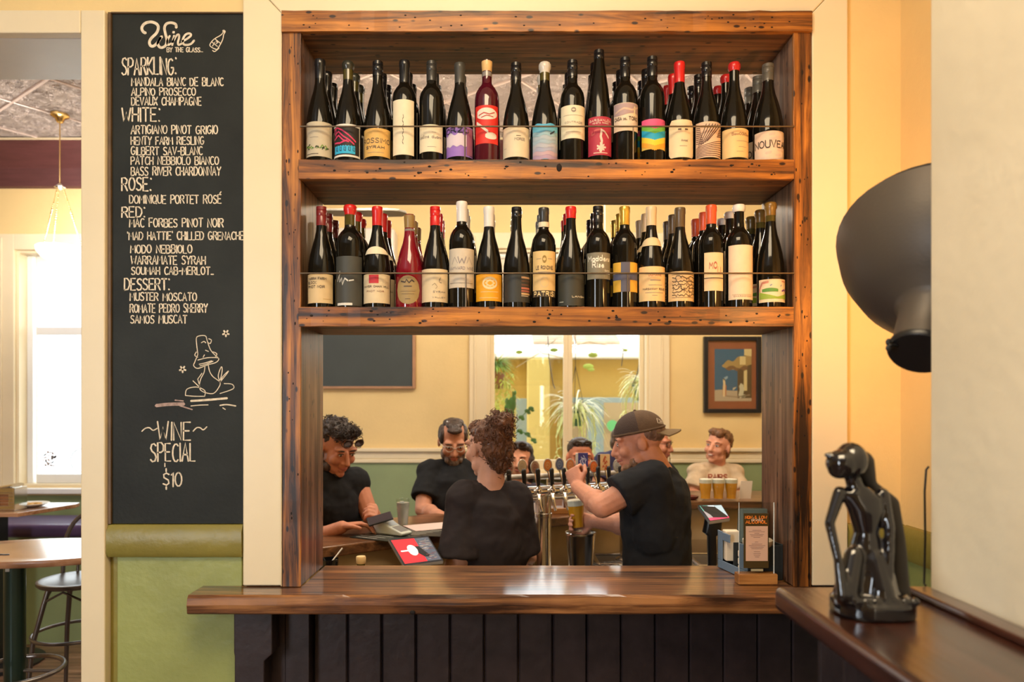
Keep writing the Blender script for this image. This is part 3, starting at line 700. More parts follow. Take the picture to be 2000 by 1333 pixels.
def words(*rows):
    """rows: (text, v, h, colour, u0, u1)"""
    def art(pm, f, g, asp):
        for r in rows:
            if r[0] == '-': lin(pm, f, r[3], r[1], r[4], r[5], r[2])
            else: tx(pm, f, r[0], r[3], r[4], r[5], r[1], r[2], .03)
    return art
def a_green(pm, f, g, asp):
    for i in range(18):
        pm.use(flat(R.choice([(.08,.20,.03),(.02,.03,.01),(.16,.26,.04)]))); u = -.8+1.6*R.random(); v = .16+.14*R.random()
        pm.ribbon([(u, v), (u+.08*R.random(), v+.04), (u+.12, v+.1*R.random()-.02)], .04, f)
    lin(pm, f, BRN, .07, -.7, .1, .02); lin(pm, f, GRY, .55, -.4, .1, .012)
def a_pink(pm, f, g, asp):
    pm.use(flat((.75,.70,.62))); pm.strip(US, lambda u: 0, lambda u: .06, f); pm.strip(US, lambda u: .93, lambda u: 1, f)
    pm.strip([.86,.93], lambda u: 0, lambda u: 1, f)
    pm.use(flat((.03,.42,.68))); pm.strip([-.75+.12*i for i in range(12)], lambda u: .10, lambda u: .34+.02*math.sin(u*40), f)
    pm.use(flat((.6,.04,.12)))
    for q in ([(-.8,.86),(-.5,.9),(-.2,.82),(.2,.66),(.6,.48)],[(-.8,.86),(-.7,.7),(-.4,.78),(-.1,.62),(.2,.52),(.5,.4)],[(-.75,.55),(-.4,.66),(-.1,.5),(.2,.46)],[(-.75,.45),(-.3,.42),(.1,.5)],[(-.6,.88),(-.6,.6)]):
        pm.ribbon(q, .05, g)
    pm.use(flat((.01,.02,.05)))
    for u in (-.55,-.3,-.05,.2,.45): pm.ribbon([(u,.3),(u-.02,.2),(u+.08,.18),(u+.08,.3)], .035, g)
def a_line(pm, f, g, asp):
    pm.use(flat(BRN)); pm.ribbon([(.02+.05*math.sin(i*1.7), .72-.035*i) for i in range(16)], .03, f)
def a_orzo(pm, f, g, asp):
    pm.use(flat((.66,.56,.64))); pm.strip(US, lambda u: .34+.03*math.sin(u*14), lambda u: .74+.05*math.sin(u*11+1), f)
    tx(pm, g, 'ORZO', (.03,.02,.05), -.85, .6, .78, .16, .05, .08)
    pm.use(flat((.30,.11,.22))); pm.strip([.45,.6,.75,.95], lambda u: .05, lambda u: .95, g)
def a_red(pm, f, g, asp):
    pm.use(flat((.75,.66,.56)))
    pm.strip([-.75+.1*i for i in range(17)], lambda u: .78-.16*math.sqrt(max(0,1-(u/.85)**2)), lambda u: .78+.15*math.sqrt(max(0,1-(u/.85)**2)), f)
    pm.ribbon([(-.8,.56),(-.3,.42),(.1,.3)], .08, f)
    pm.strip([-.1+.1*i for i in range(10)], lambda u: .2-.09*math.sqrt(max(0,1-((u-.35)/.48)**2)), lambda u: .2+.09*math.sqrt(max(0,1-((u-.35)/.48)**2)), f)
    pm.use(flat((.45,.05,.04))); pm.ribbon([(-.6,.74),(-.2,.8),(.2,.76),(.6,.82)], .03, g); pm.ribbon([(-.4,.68),(0,.73),(.5,.7)], .025, g)
def a_sky(pm, f, g, asp):
    for i in range(9):
        c = [(.10,.42,.62),(.14,.44,.6),(.3,.48,.55),(.38,.46,.52),(.33,.44,.52),(.42,.44,.5),(.36,.38,.5),(.5,.36,.42),(.42,.30,.42)][i]
        pm.use(flat(c)); a = 1-(i+1)/9; pm.strip(US, lambda u: a+.02*math.sin(u*7+i), lambda u: a+.12+.02*math.sin(u*7+i-1), f)
    pm.use(flat((.03,.04,.06))); pm.ribbon([(.3,.72),(.45,.76),(.62,.82)], .05, g)
def a_crest(pm, f, g, asp):
    pm.use(flat(GRY)); pm.ribbon(arc(0,.86,.14,.05,0,360,10), .05, f)
    lin(pm, f, (.4,.34,.26), .7, -.7, .7, .012); tx(pm, f, 'CONTRADE', (.36,.30,.24), -.6, .6, .46, .05, .02); lin(pm, f, GRY, .2, -.5, .5, .01)
def a_figure(pm, f, g, asp):
    W_ = (.72,.56,.46); tx(pm, f, 'GARGANUDA', W_, -.85, .85, .87, .055, .035); tx(pm, f, 'VENETO ROSSO', W_, -.6, .6, .81, .03, .025)
    pm.use(flat((.55,.10,.10))); pm.ribbon([(-.6,.62),(-.7,.52),(-.4,.56),(-.45,.64),(0,.66)], .05, f)
    pm.use(flat(W_)); pm.ribbon([(0,.66),(.3,.6),(.6,.46)], .05, f); pm.ribbon([(.05,.6),(.0,.48),(.08,.36),(.04,.26)], .15, f); pm.ribbon([(.0,.28),(.12,.2),(-.05,.14)], .18, f)
    for k in range(7):
        a = k*.9; pm.ribbon([(.04,.2),(.04+.32*math.cos(a),.2+.09*math.sin(a))], .05, f)
    lin(pm, f, W_, .06, -.5, .5, .02)
def a_casa(pm, f, g, asp):
    pm.use(flat((.42,.30,.30))); pm.strip(US, lambda u: .6+.05*math.sin(u*3), lambda u: .98, f)
    pm.use(flat((.62,.45,.34))); pm.ribbon([(-.8,.66),(-.2,.8),(.3,.74),(.9,.9)], .07, g); pm.use(flat((.75,.66,.4))); pm.ribbon([(.5,.55),(.5,.86)], .1, g)
    tx(pm, g, 'CASA', BRN, -.85, -.35, .38, .11, .03); tx(pm, g, 'DEL', BRN, -.25, -.02, .38, .06, .025); tx(pm, g, 'TORO', BRN, .1, .75, .38, .12, .03)
def a_chev(pm, f, g, asp):
    cs = [(.70,.10,.24),(.16,.46,.06),(.02,.36,.58),(.85,.60,.04),(.85,.36,.03)]
    b = [1.0,.84,.68,.46,.28,.12]
    for i, c in enumerate(cs):
        pm.use(flat(c)); k = .16 if i else 0
        lo = lambda u, i=i: b[i+1]-.17*(1-abs(u))+.012*math.sin(u*45)
        hi = (lambda u: 1.0) if i == 0 else (lambda u, i=i: b[i]-.17*(1-abs(u))+.012*math.sin(u*45))
        pm.strip([-1+2*j/40 for j in range(41)], lo, hi, f)
def a_stripe(pm, f, g, asp):
    pm.use(flat((.09,.04,.03)))
    for i in range(6): pm.ribbon([(-.80+i*.12,.30+i*.03),(-.25+i*.2,.93)], .035, f)
    for i in range(9): pm.ribbon([(-.93,.86-i*.055),(-.65+i*.03,.84-i*.055)], .022, f)
    for i in range(8): pm.ribbon([(-.93,.03+i*.036),(-.2,.05+i*.045),(.93,.05+i*.065)], .018, f)
    for i in range(5): pm.ribbon([(.45+i*.05,.58+i*.05),(.93,.62+i*.05)], .03, f)
def a_nouv(pm, f, g, asp):
    pm.use(flat((.66,.50,.40)))
    for i in range(14):
        u, v = -.8+1.6*R.random(), .1+.8*R.random(); pm.ribbon([(u,v),(u+.25,v+.03)], .09, f)
    tx(pm, g, 'NOUVEAU', (.06,.04,.03), -.92, .92, .42, .24, .045, .05)
def a_pt(pm, f, g, asp): tx(pm, f, 'YARRA FARM', BRN, -.75, .5, .80, .08, .02); tx(pm, f, 'BLOCK', BRN, -.75, -.1, .66, .08, .02); tx(pm, f, 'PINOT NOIR', BRN, -.75, .4, .52, .08, .03); lin(pm, f, (.5,.3,.1), .14, .3, .8, .02)
def a_script(pm, f, g, asp):
    pm.use(flat((.72,.70,.62))); pm.ribbon([(-.7,.50),(-.55,.62),(-.5,.48),(-.35,.56),(-.3,.42),(-.15,.55),(.05,.5)], .035, f); pm.ribbon([(-.5,.62),(-.5,.7)], .03, f); pm.ribbon([(.1,.5),(.4,.52)], .025, f); pm.ribbon([(-.7,.03),(.3,.03)], .05, f)
def a_sq(pm, f, g, asp):
    pm.use(flat((.55,.03,.04))); pm.strip([-.35,-.1,.2], lambda u: .68, lambda u: .97, f); tx(pm, f, 'MAYER CHAIN HILL', BRN, -.75, .8, .54, .06, .02); tx(pm, f, 'PINOT NOIR', (.3,.15,.1), -.5, .5, .38, .05, .02)
def a_oval(pm, f, g, asp):
    pm.use(flat((.05,.03,.02))); pm.ribbon([(-.55,.80),(-.2,.76),(-.1,.86),(.1,.74),(.3,.84),(.5,.78)], .05, f)
    lin(pm, f, BRN, .62, -.3, .3, .04); lin(pm, f, (.25,.17,.08), .45, -.6, .6, .02); lin(pm, f, (.25,.17,.08), .36, -.5, .5, .02); lin(pm, f, BRN, .18, -.2, .2, .02)
def a_sketch(pm, f, g, asp):
    pm.use(flat((.3,.24,.16)))
    pm.ribbon([(.3,.66),(.4,.74),(.3,.60),(.45,.58)], .03, f); pm.ribbon([(-.1,.5),(.05,.56),(.2,.46),(.1,.4)], .02, f); tx(pm, f, 'SYRAH', GRY, -.05, .7, .28, .05, .02); tx(pm, f, 'VALLEY', GRY, -.1, .7, .12, .04, .015)
def a_w(pm, f, g, asp):
    tx(pm, f, 'W', (.28,.24,.24), -.2, .3, .62, .16, .05); pm.ribbon([(-.6,.6),(-.4,.78),(-.2,.62)], .02, f); pm.ribbon([(.35,.62),(.5,.78),(.7,.6)], .02, f); tx(pm, f, 'WAYWARD WINE', (.3,.26,.26), -.85, .85, .46, .07, .03); lin(pm, f, GRY, .12, -.8, .8, .015)
def a_sun(pm, f, g, asp):
    pm.use(flat((.85,.66,.36))); pm.ribbon(arc(.08,.66,.42,.19,0,360,20), .09, f); pm.ribbon(arc(.08,.66,.22,.10,0,360,14), .05, f)
    for k in range(8):
        a = k*PI/4; pm.ribbon([(.08+.14*math.cos(a),.66+.07*math.sin(a)),(.08+.3*math.cos(a),.66+.14*math.sin(a))], .04, f)
    lin(pm, f, (.8,.62,.3), .34, -.5, .6, .02); lin(pm, f, (.8,.62,.3), .12, -.6, .6, .02)
def a_darkred(pm, f, g, asp):
    for v, c in ((.88,(.45,.28,.16)),(.76,(.10,.06,.04)),(.62,(.12,.06,.04)),(.5,(.52,.16,.10)),(.4,(.4,.12,.08)),(.3,(.6,.4,.2))):
        pm.use(flat(c)); pm.strip([.25,.5,.75,.9], lambda u: v-.04, lambda u: v+.03, f)
    pm.use(flat((.5,.42,.3))); pm.ribbon([(.25,.22),(.75,.22)], .03, f)
def a_chianti(pm, f, g, asp):
    pm.use(flat((.3,.2,.05))); pm.ribbon(arc(0,.82,.14,.06,0,360,10), .05, f); lin(pm, f, GRY, .83, -.6, -.25, .01); lin(pm, f, GRY, .83, .25, .6, .01); tx(pm, f, 'LE RONDINE', BRN, -.65, .65, .6, .07, .03); lin(pm, f, GRY, .54, -.5, .5, .012); pm.use(flat((.66,.5,.26))); pm.ribbon(arc(0,.32,.3,.11,0,360,14), .03, f)
    pm.use(flat((.05,.035,.02))); pm.strip(US, lambda u: 0, lambda u: .14, g); 
    def g2(u, v):
        p = f(u, v); return (p[0]*1.02, p[1]*1.02, p[2])
    tx(pm, g2, 'PATRISI', (.8,.62,.3), -.8, .8, .02, .09, .05)
def a_langi(pm, f, g, asp): tx(pm, f, 'LANGHI', (.75,.68,.5), .0, .85, .26, .05, .04); lin(pm, f, (.4,.4,.33), .12, -.8, -.5, .03)
def a_madd(pm, f, g, asp):
    c = (.82,.78,.66); tx(pm, f, 'Maddens', c, -.85, .8, .68, .2, .05, .05); tx(pm, f, 'Rise', c, -.5, .3, .44, .2, .05, .05); tx(pm, f, '2021', c, .35, .8, .28, .06, .03); lin(pm, f, c, .2, .3, .85, .03)
def a_block(pm, f, g, asp):
    pm.use(flat((.08,.09,.16))); pm.strip(US, lambda u: .40, lambda u: .62, f); pm.use(flat((.10,.10,.14))); pm.strip([-.35,-.1,.2], lambda u: 0, lambda u: 1, g)
def a_burg(pm, f, g, asp):
    tx(pm, f, 'DOMAINE', (.5,.18,.1), -.3, .45, .72, .06, .03); lin(pm, f, GRY, .6, -.2, .4, .03); lin(pm, f, GRY, .46, -.3, .5, .015); tx(pm, f, 'MARSANNAY ROUGE', BRN, -.65, .75, .32, .05, .025); lin(pm, f, GRY, .24, -.5, .6, .015); lin(pm, f, GRY, .16, -.1, .2, .015)
def a_maze(pm, f, g, asp):
    pm.use(flat((.07,.045,.025)))
    q = random.Random(3)
    for j in range(6):
        v = .2+j*.12
        for k in range(3):
            u = -.66+k*.5; pts = [(u, v)]
            for _ in range(6): pts.append((pts[-1][0]+.075+.03*q.random(), v+.05*(q.random()-.5)*2.2))
            pm.ribbon(pts, .03, f)
    for k in range(9):
        u = -.6+k*.16; v = .15+.5*q.random(); pm.ribbon([(u, v), (u+.04, v+.08), (u-.02, v+.17)], .03, f)
    for v in (.12, .9): lin(pm, f, BRN, v, -.7, .8, .012)
def a_moli(pm, f, g, asp):
    tx(pm, f, 'MO', (.42,.12,.08), -.5, .2, .58, .16, .05); tx(pm, f, 'LI', (.42,.12,.08), .28, .6, .46, .16, .05); pm.use(flat(BRN)); pm.strip([-1,-.5,0,.5,1], lambda u: .32, lambda u: .345, f)
def a_plain(pm, f, g, asp): lin(pm, f, (.4,.3,.22), .09, -.7, .7, .008); tx(pm, f, 'CHARDONNAY', (.45,.34,.26), -.6, .7, .05, .02, .01)
def a_land(pm, f, g, asp):
    pm.use(flat((.55,.25,.18))); pm.ribbon([(-.9,.15),(-.92,.6),(-.75,.85),(-.4,.88)], .1, f); pm.ribbon([(.4,.9),(.9,.88),(.93,.5)], .06, f)
    pm.use(flat((.28,.42,.05))); pm.strip(US, lambda u: .14, lambda u: .28+.22*abs(u-.1)-.05, f)
    pm.use(flat((.10,.28,.05))); pm.strip([-.75+.1*i for i in range(10)], lambda u: .45, lambda u: .62-.8*(u+.3)**2*.3, f)
    pm.use(flat((.18,.06,.26))); 
    for u, v in ((.4,.48),(.5,.52),(.6,.5),(.72,.55),(.8,.5)): pm.ribbon([(u,v),(u+.05,v+.02)], .08, g)
    pm.use(flat((.2,.3,.4))); pm.ribbon([(-.3,.72),(-.2,.76)], .05, g); pm.ribbon([(.3,.68),(.35,.74)], .05, g)
C1, C2 = (.72,.58,.36), (.78,.68,.48)
ck, cd = capm(K, .2), capm(DK, .4)
cr_, cm_, cw, cg = capm(RED), capm(MAR), capm(WHT, .4), capm(GLD, .25, .6)
rows = [
 (Z1, 'top shelf', [
 (625,118,'burg',('foil',.06,ck),(237,305,(.52,.45,.32),74,a_green),'green foliage print on a grey-beige label, leftmost'),
 (680,122,'burg',('bulb',.026,capm((.03,.03,.02))),(242,306,(.02,.017,.015),74,a_pink),'black label with pink sketch and cyan block',dict(neck=(.075,GOL))),
 (738,122,'burg',('screw',.045,ck),(250,305,(.70,.42,.12),74,words(('ROSSIMO',.48,.16,BRN,-.85,.9),('SYRAH',.28,.09,BRN,-.6,.5),('-',.14,.012,GRY,-.5,.5))),'orange-tan label lettered ROSSIMO'),
 (790,120,'bord',('foil',.075,ck),(194,302,C2,56,a_line),'tall blank cream label with a thin black crack line'),
 (843,122,'bord',('screw',.06,cd),(243,296,C2,66,words(('saline duarn',.50,.12,GRY,-.8,.8),('-',.72,.012,GRY,.1,.4),('-',.18,.012,GRY,-.2,.4))),'short cream label with faint grey script'),
 (898,125,'burg',('foil',.062,capm((.05,.048,.04),.5)),(246,305,(.30,.16,.52),74,a_orzo),'purple and white cloud label'),
 (951,120,'bord',('cork',.036,capm((.72,.46,.18),.5)),(205,280,(.66,.03,.02),62,a_red),'scarlet label with white drawing, cork stopper',dict(glass=GRED2,neck=(.05,GCL))),
 (1008,125,'burg',('screw',.055,ck),(247,306,(.70,.60,.42),74,words(('MOREE',.55,.08,GRY,-.1,.5),('-',.7,.02,BRN,.0,.25),('-',.3,.01,GRY,-.8,-.6))),'wide mottled cream label with sparse grey print'),
 (1064,124,'burg',('bulb',.032,capm((.62,.58,.52),.3)),(242,311,(.20,.42,.56),66,a_sky),'pale blue sky label and silver-white wax top',dict(neck=(.065,GOL))),
 (1118,120,'bord',('screw',.05,ck),(205,270,C2,70,a_crest),'cream label set high with a small crest'),
 (1170,100,'hock',('screw',.05,ck),(227,303,(.42,.03,.06),64,a_figure),'crimson label with a pale dancing figure, tallest on the shelf',dict(capdeco=(.062,.042,(.75,.70,.55)))),
 (1221,115,'bord',('screw',.06,ck),(200,255,(.74,.60,.44),72,a_casa),'dusky pink landscape label lettered CASA DEL TORO'),
 (1274,113,'bord',('screw',.06,ck),(232,291,(.75,.5,.1),66,a_chev),'pink, green, blue and yellow zigzag label'),
 (1327,123,'burg',('foil',.065,cr_),(233,307,(.80,.64,.40),62,words(('-',.74,.04,BRN,-.3,-.1),('-',.74,.04,BRN,.15,.35),('Arnad',.42,.06,GRY,-.1,.35),('-',.3,.012,GRY,-.2,.3)),'octo'),'bright red foil and a cream label with clipped corners'),
 (1380,124,'burg',('screw',.045,ck),(237,307,(.72,.50,.34),66,a_stripe),'brown and cream diagonal striped label'),
 (1434,124,'burg',('bulb',.026,capm((.55,.02,.02))),(250,307,(.80,.55,.24),76,words(('Bannockburn',.76,.09,(.4,.22,.1),-.35,.75),('-',.56,.012,GRY,-.1,.8),('-',.36,.012,GRY,0,.5),('-',.2,.012,GRY,-.1,.3))),'orange-cream label under a red wax top'),
 (1500,127,'burg',('screw',.052,capm((.10,.09,.07),.5)),(255,311,(.72,.56,.42),78,a_nouv),'mottled label lettered NOUVEAU at the right end',dict(r=.0445)),
 ]),
 (Z2, 'lower shelf', [
 (628,405,'burg',('screw',.058,capm((.20,.02,.02))),(535,592,(.68,.50,.26),68,a_pt),'maroon cap and a plain tan pinot noir label, leftmost'),
 (684,402,'bord',('bulb',.03,cr_),(500,597,(.055,.055,.045),66,a_script),'grey band with white scrawl and red wax top',dict(neck=(.07,GOL),r=.042)),
 (737,405,'burg',('foil',.058,cr_),(535,592,C1,76,a_sq),'cream label with a red square and an oval neck label',dict(ring=[(483,498,(.78,.68,.48),70)])),
 (800,420,'burg',('cork',.045,capm((.30,.19,.06),.5)),(538,594,(.36,.25,.10),52,a_oval,'ell'),'ruby wine in clear glass with an oval tan label',dict(glass=GRED,neck=(.072,GCL),r=.042)),
 (850,405,'burg',('screw',.058,cr_),(525,590,C1,72,a_sketch),'red screw cap and a cream label with a small plant sketch'),
 (902,395,'bord',('foil',.062,cw),(485,562,(.62,.54,.42),72,a_w),'white cap and a large W on a grey-cream label',dict(r=.039)),
 (955,405,'burg',('foil',.062,cw),(535,588,(.84,.38,.015),70,a_sun),'bright orange sun-wheel label and white cap',dict(neck=(.085,GRED))),
 (1009,406,'burg',('screw',.028,ck),(535,590,(.035,.037,.032),76,a_darkred),'black label with a rust-red panel'),
 (1062,407,'bord',('foil',.045,cd),(490,580,(.74,.52,.22),62,a_chianti),'tan label over a black strip and a white neck band',dict(capdeco=(.06,.045,(.8,.7,.5)))),
 (1115,405,'burg',('foil',.036,cr_),(535,597,(.04,.042,.032),76,a_langi),'charcoal label with tiny white lettering and red cap'),
 (1168,404,'bord',('screw',.05,ck),(493,545,(.22,.20,.14),66,a_madd),'taupe label with white handwriting'),
 (1220,405,'bord',('foil',.056,cg),(512,570,(.72,.42,.05),74,a_block),'gold cap and a gold label crossed by grey bands'),
 (1272,405,'burg',('foil',.058,capm((.72,.55,.33),.4)),(520,588,(.78,.55,.26),74,a_burg),'cream cap, collar label and an apricot label',dict(ring=[(464,481,(.76,.58,.34),100)])),
 (1328,407,'burg',('foil',.06,capm((.10,.065,.03),.4)),(530,588,(.68,.48,.24),70,a_maze),'square label filled with a black scribbled maze'),
 (1389,402,'bord',('foil',.058,capm((.72,.10,.03),.4)),(493,568,(.76,.58,.34),48,a_moli),'orange-red cap and a narrow label lettered MO LI'),
 (1443,401,'bord',('bulb',.022,cw),(478,585,(.80,.62,.44),66,a_plain),'very large blank pinkish cream label and short white cap',dict(r=.0395)),
 (1505,397,'burg',('bulb',.04,capm((.20,.11,.02),.3)),(545,590,(.76,.62,.42),74,a_land),'small colourful hillside label at the right end',dict(neck=(.07,GOL))),
 ])]
def copy_tree(o, parent=None):
    c = o.copy(); COL.objects.link(c); c.parent = parent; WL[c.name] = WL.get(o.name, Vector((0,0,0)))
    for ch in list(o.children): copy_tree(ch, c)
    return c
for base, shelf, lst in rows:
    for e in lst:
        px, tp, kind, cap, lab, desc = e[:6]; kw = e[6] if len(e) > 6 else {}
        g = 'wine bottles on the '+shelf
        t = bottle(base, px, tp, kind, cap, lab, 'b', 'front-row bottle, %s, %s' % (shelf, desc), grp=g, **kw)
        short = ' '.join(desc.replace(',', '').split()[:6])
        short = re.sub(r'( (a|an|and|with|of|on|the|under|over|in|by))+$', '', short)
        for k in (1, 2):
            c = copy_tree(t); c.location = (t.location.x+(R.random()-.5)*.004, t.location.y+.083*k, t.location.z)
            c.rotation_euler.z = (R.random()-.5)*.5
            c['label'] = '%s-row bottle on the %s behind %s' % ('middle' if k == 1 else 'back', shelf, short)
# ---------------------------------------------------------------- people
def skin(c):
    c = (c[0]*1.12, c[1]*.97, c[2]*.88)
    return mat('skin_%s' % (tuple(c),), c, .48, var=.10, vs=22, bump=.12, bs=160, spec=.35)
def remesh(name, mb, m, parent, vox, sm_=2, disp=0, dsize=.05, world=True, dtype='CLOUDS'):
    o = part(name, mb, m, parent, world=world, fix=True)
    r = o.modifiers.new('remesh', 'REMESH'); r.mode = 'VOXEL'; r.voxel_size = vox; r.use_smooth_shade = True
    if sm_:
        s = o.modifiers.new('smooth', 'SMOOTH'); s.iterations = sm_; s.factor = .5
    if disp:
        t = bpy.data.textures.get('tex%s%s' % (dtype, dsize)) or bpy.data.textures.new('tex%s%s' % (dtype, dsize), dtype)
        t.noise_scale = dsize
        d = o.modifiers.new('displace', 'DISPLACE'); d.texture = t; d.strength = disp; d.mid_level = .5; d.texture_coords = 'LOCAL'
    return o
def frame(yaw, pitch=0, roll=0):
    """yaw 0 looks at the camera (-y), +90 looks to +x; pitch down positive; columns r, f, u"""
    y = math.radians(yaw); f = Vector((math.sin(y), -math.cos(y), 0)); r = Vector((math.cos(y), math.sin(y), 0)); u = Vector((0, 0, 1))
    q = Quaternion(r, -math.radians(pitch)*-1)
    f2 = Quaternion(r, math.radians(pitch)) @ f; u2 = Quaternion(r, math.radians(pitch)) @ u
    if f2.z > 0 and pitch > 0: f2 = Quaternion(r, -math.radians(pitch)) @ f; u2 = Quaternion(r, -math.radians(pitch)) @ u
    if f2.z < 0 and pitch < 0: f2 = Quaternion(r, -math.radians(pitch)) @ f; u2 = Quaternion(r, -math.radians(pitch)) @ u
    qr = Quaternion(f2, math.radians(roll)); r2 = qr @ r; u2 = qr @ u2
    return Matrix((r2, f2, u2)).transposed()
def hand(mb, w, d, n, curl=(25, 35, 25), side=1, s=1.0, spread=.1, thumb=.6):
    w = Vector(w); d = Vector(d).normalized(); n = Vector(n); n = (n-d*n.dot(d)).normalized(); lat = d.cross(n)*side
    L = .088*s
    mb.loft([(w-d*.012, lat*.026*s, n*.019*s, .9), (w+d*.02*s, lat*.032*s, n*.017*s, .9), (w+d*L*.6, lat*.040*s, n*.015*s, .9), (w+d*L, lat*.040*s, n*.012*s, .9)], 14)
    for i, (o, ln) in enumerate(((.030, .070), (.010, .078), (-.010, .073), (-.030, .056))):
        p = w+d*(L-.008)+lat*o*s; a = 0; dd = (d+lat*o*spread*8).normalized(); r = .0092*s
        for j, (c, fr_) in enumerate(zip(curl, (.45, .31, .26))):
            a += math.radians(c); v = dd*math.cos(a)+n*math.sin(a); q = p+v*ln*fr_*s
            mb.caps(p, q, r*(1-.09*j), r*(1-.09*(j+1)), 8); p = q
    p = w+d*.018*s+lat*.028*s; v = (d*.75+lat*.75+n*.3*thumb).normalized(); q = p+v*.042*s; mb.caps(p, q, .0125*s, .0105*s, 8)
    v2 = (d*.9+lat*(.25-.4*thumb)+n*.6*thumb).normalized(); q2 = q+v2*.034*s; mb.caps(q, q2, .0105*s, .0085*s, 8)
EYEW = mat('eye_white', (.7, .66, .62), .2); EYED = mat('eye_dark', (.03, .018, .012), .15); LIP = mat('lips', (.42, .13, .10), .4)
def person(label, head, yaw, pitch, roll, hipz, sh, hip, elb, wri, sk, shirt, vox=.006, bulk=1.0, fr_yaw=None, hands=None, hair=None, sleeve=.62,
           neckline=None, female=False, legs=True, mouth=0, brow=(.05,.03,.02), hs=1.0, pants=(.02,.022,.03), group=None, faceparts=True, sleeve_r=1.0, slv=True, nofeet=False):
    """sh, elb, wri: pairs (person's screen-left, screen-right) of world points"""
    head = Vector(head); hip = Vector(hip); S = [Vector(p) for p in sh]; E = [Vector(p) for p in elb]; Wr = [Vector(p) for p in wri]
    root = thing('person', label, 'person', (hip.x, hip.y, 0), group)
    M = frame(yaw, pitch, roll)
    def H(r, f, u): return head+(M @ Vector((r, f, u)))*hs
    a = (S[1]-S[0]).normalized(); Sc = (S[0]+S[1])/2; up = (Sc-hip).normalized(); ff = a.cross(up); 
    by = frame(fr_yaw if fr_yaw is not None else yaw) @ Vector((0, 1, 0))
    if ff.dot(by) < 0: ff = -ff
    W = (S[1]-S[0]).length/2
    b = MB(); sm_ = skin(sk)
    # head
    def E_(c, r, n=16, m=11): b.ell(H(*c), [x*hs for x in r], M, n, m)
    E_((0,-.016,.030), (.075,.094,.086)); E_((0,.032,-.022), (.061,.060,.082)); E_((0,.034,-.074), (.050,.052,.036)); E_((0,.074,-.098), (.022,.020,.018))
    for s in (-1, 1):
        E_((s*.040,.066,-.028), (.024,.024,.024)); E_((s*.034,.074,.026), (.026,.018,.012))
        E_((s*.078,-.006,-.008), (.009,.020,.031)); E_((s*.012,.098,-.036), (.010,.011,.008)); E_((s*.031,.078,.004), (.018,.013,.010))
        E_((s*.044,.022,-.072), (.020,.03,.026))
    b.caps(H(0,.090,.012), H(0,.112,-.032), .0085*hs, .0125*hs, 10); E_((0,.090,-.052), (.026,.010,.012)); E_((0,.088,-.072), (.022,.011,.009))
    nb = Sc+up*.035+ff*-.005
    b.caps(H(0,-.022,-.055), nb+up*-.03, .056*(.88 if female else 1.0)*max(.9, bulk*.95), .062*bulk*(.9 if female else 1), 16)
    # torso
    def sec(t, w_, d_, o=0, inf=0): return (hip+(Sc-hip)*t+ff*o, a*(w_*W+inf), ff*(d_*bulk+inf), .85)
    hw = .80 if not female else .86
    T = [(-.02,hw*bulk,.112,0), (.3,.74*bulk,.108,.005), (.62,.82*bulk,.118,.008), (.85,.84,.112,.004), (.97,.66,.088,-.004), (1.06,.42,.06,-.008)]
    b.loft([sec(*t) for t in T])
    for k in (0, 1):
        b.caps(Sc+(S[k]-Sc)*.25+up*.012, S[k], .058, .055, 12)
        b.caps(S[k], E[k], .050*bulk, .041*bulk, 12); b.caps(E[k], Wr[k], .041*bulk, .027*bulk, 12)
        b.ell(E[k]+(Wr[k]-E[k])*.25, (.044*bulk,)*3)
        h = (hands or {}).get(k) or {}
        d = Vector(h.get('d', (Wr[k]-E[k]))); hand(b, Wr[k], d, h.get('n', (0, 0, -1)), h.get('curl', (25, 35, 25)), h.get('side', 1), h.get('s', 1.0), h.get('spread', .1), h.get('thumb', .6))
    if legs:
        for s in (-1, 1):
            h0 = hip+a*s*.09; kn = Vector((h0.x, h0.y, 0))+Vector((0,0,.48))+ff*.03; an = Vector((h0.x, h0.y, .09))-ff*.02
            b.caps(h0, kn, .085*bulk, .058*bulk); b.caps(kn, an, .055*bulk, .04); b.caps(an+Vector((0,0,-.04)), an+Vector((0,0,-.045))+ff*.15, .042, .035)
    body = remesh('body', b, sm_, root, vox, 2)
    # shirt
    s_ = MB(); inf = .014
    s_.loft([sec(t[0]-.04*(i == 0), t[1]*1.02, t[2], t[3], inf) for i, t in enumerate(T[:-1])]+[(hip+(Sc-hip)*1.05-ff*.006, a*(.062*bulk+inf*.4), ff*(.055*bulk+inf*.4))])
    s_.ell(Sc+ff*.012-up*.05, (.105*bulk,)*3)
    for k in (0, 1):
        s_.caps(Sc+(S[k]-Sc)*.1+up*.022, S[k]-up*.004, .058, .062, 14); s_.caps(S[k]+(Sc-S[k])*.15-up*.01, hip+(Sc-hip)*.45+a*(k*2-1)*W*.62, .075*bulk, .085*bulk, 14)
        if not slv: s_.caps(Sc+(S[k]-Sc)*.3+up*.014, S[k]-(S[k]-Sc)*.02, .070, .076, 14)
        if slv:
            e = S[k]+(E[k]-S[k])*sleeve; s_.caps(S[k]+(Sc-S[k])*.12, e, .060*bulk, .070*bulk*sleeve_r, 16, flat=True); s_.ell(S[k], (.063,)*3)
    sh_o = remesh('shirt', s_, shirt, root, max(vox, .007), 9, .022, .10)
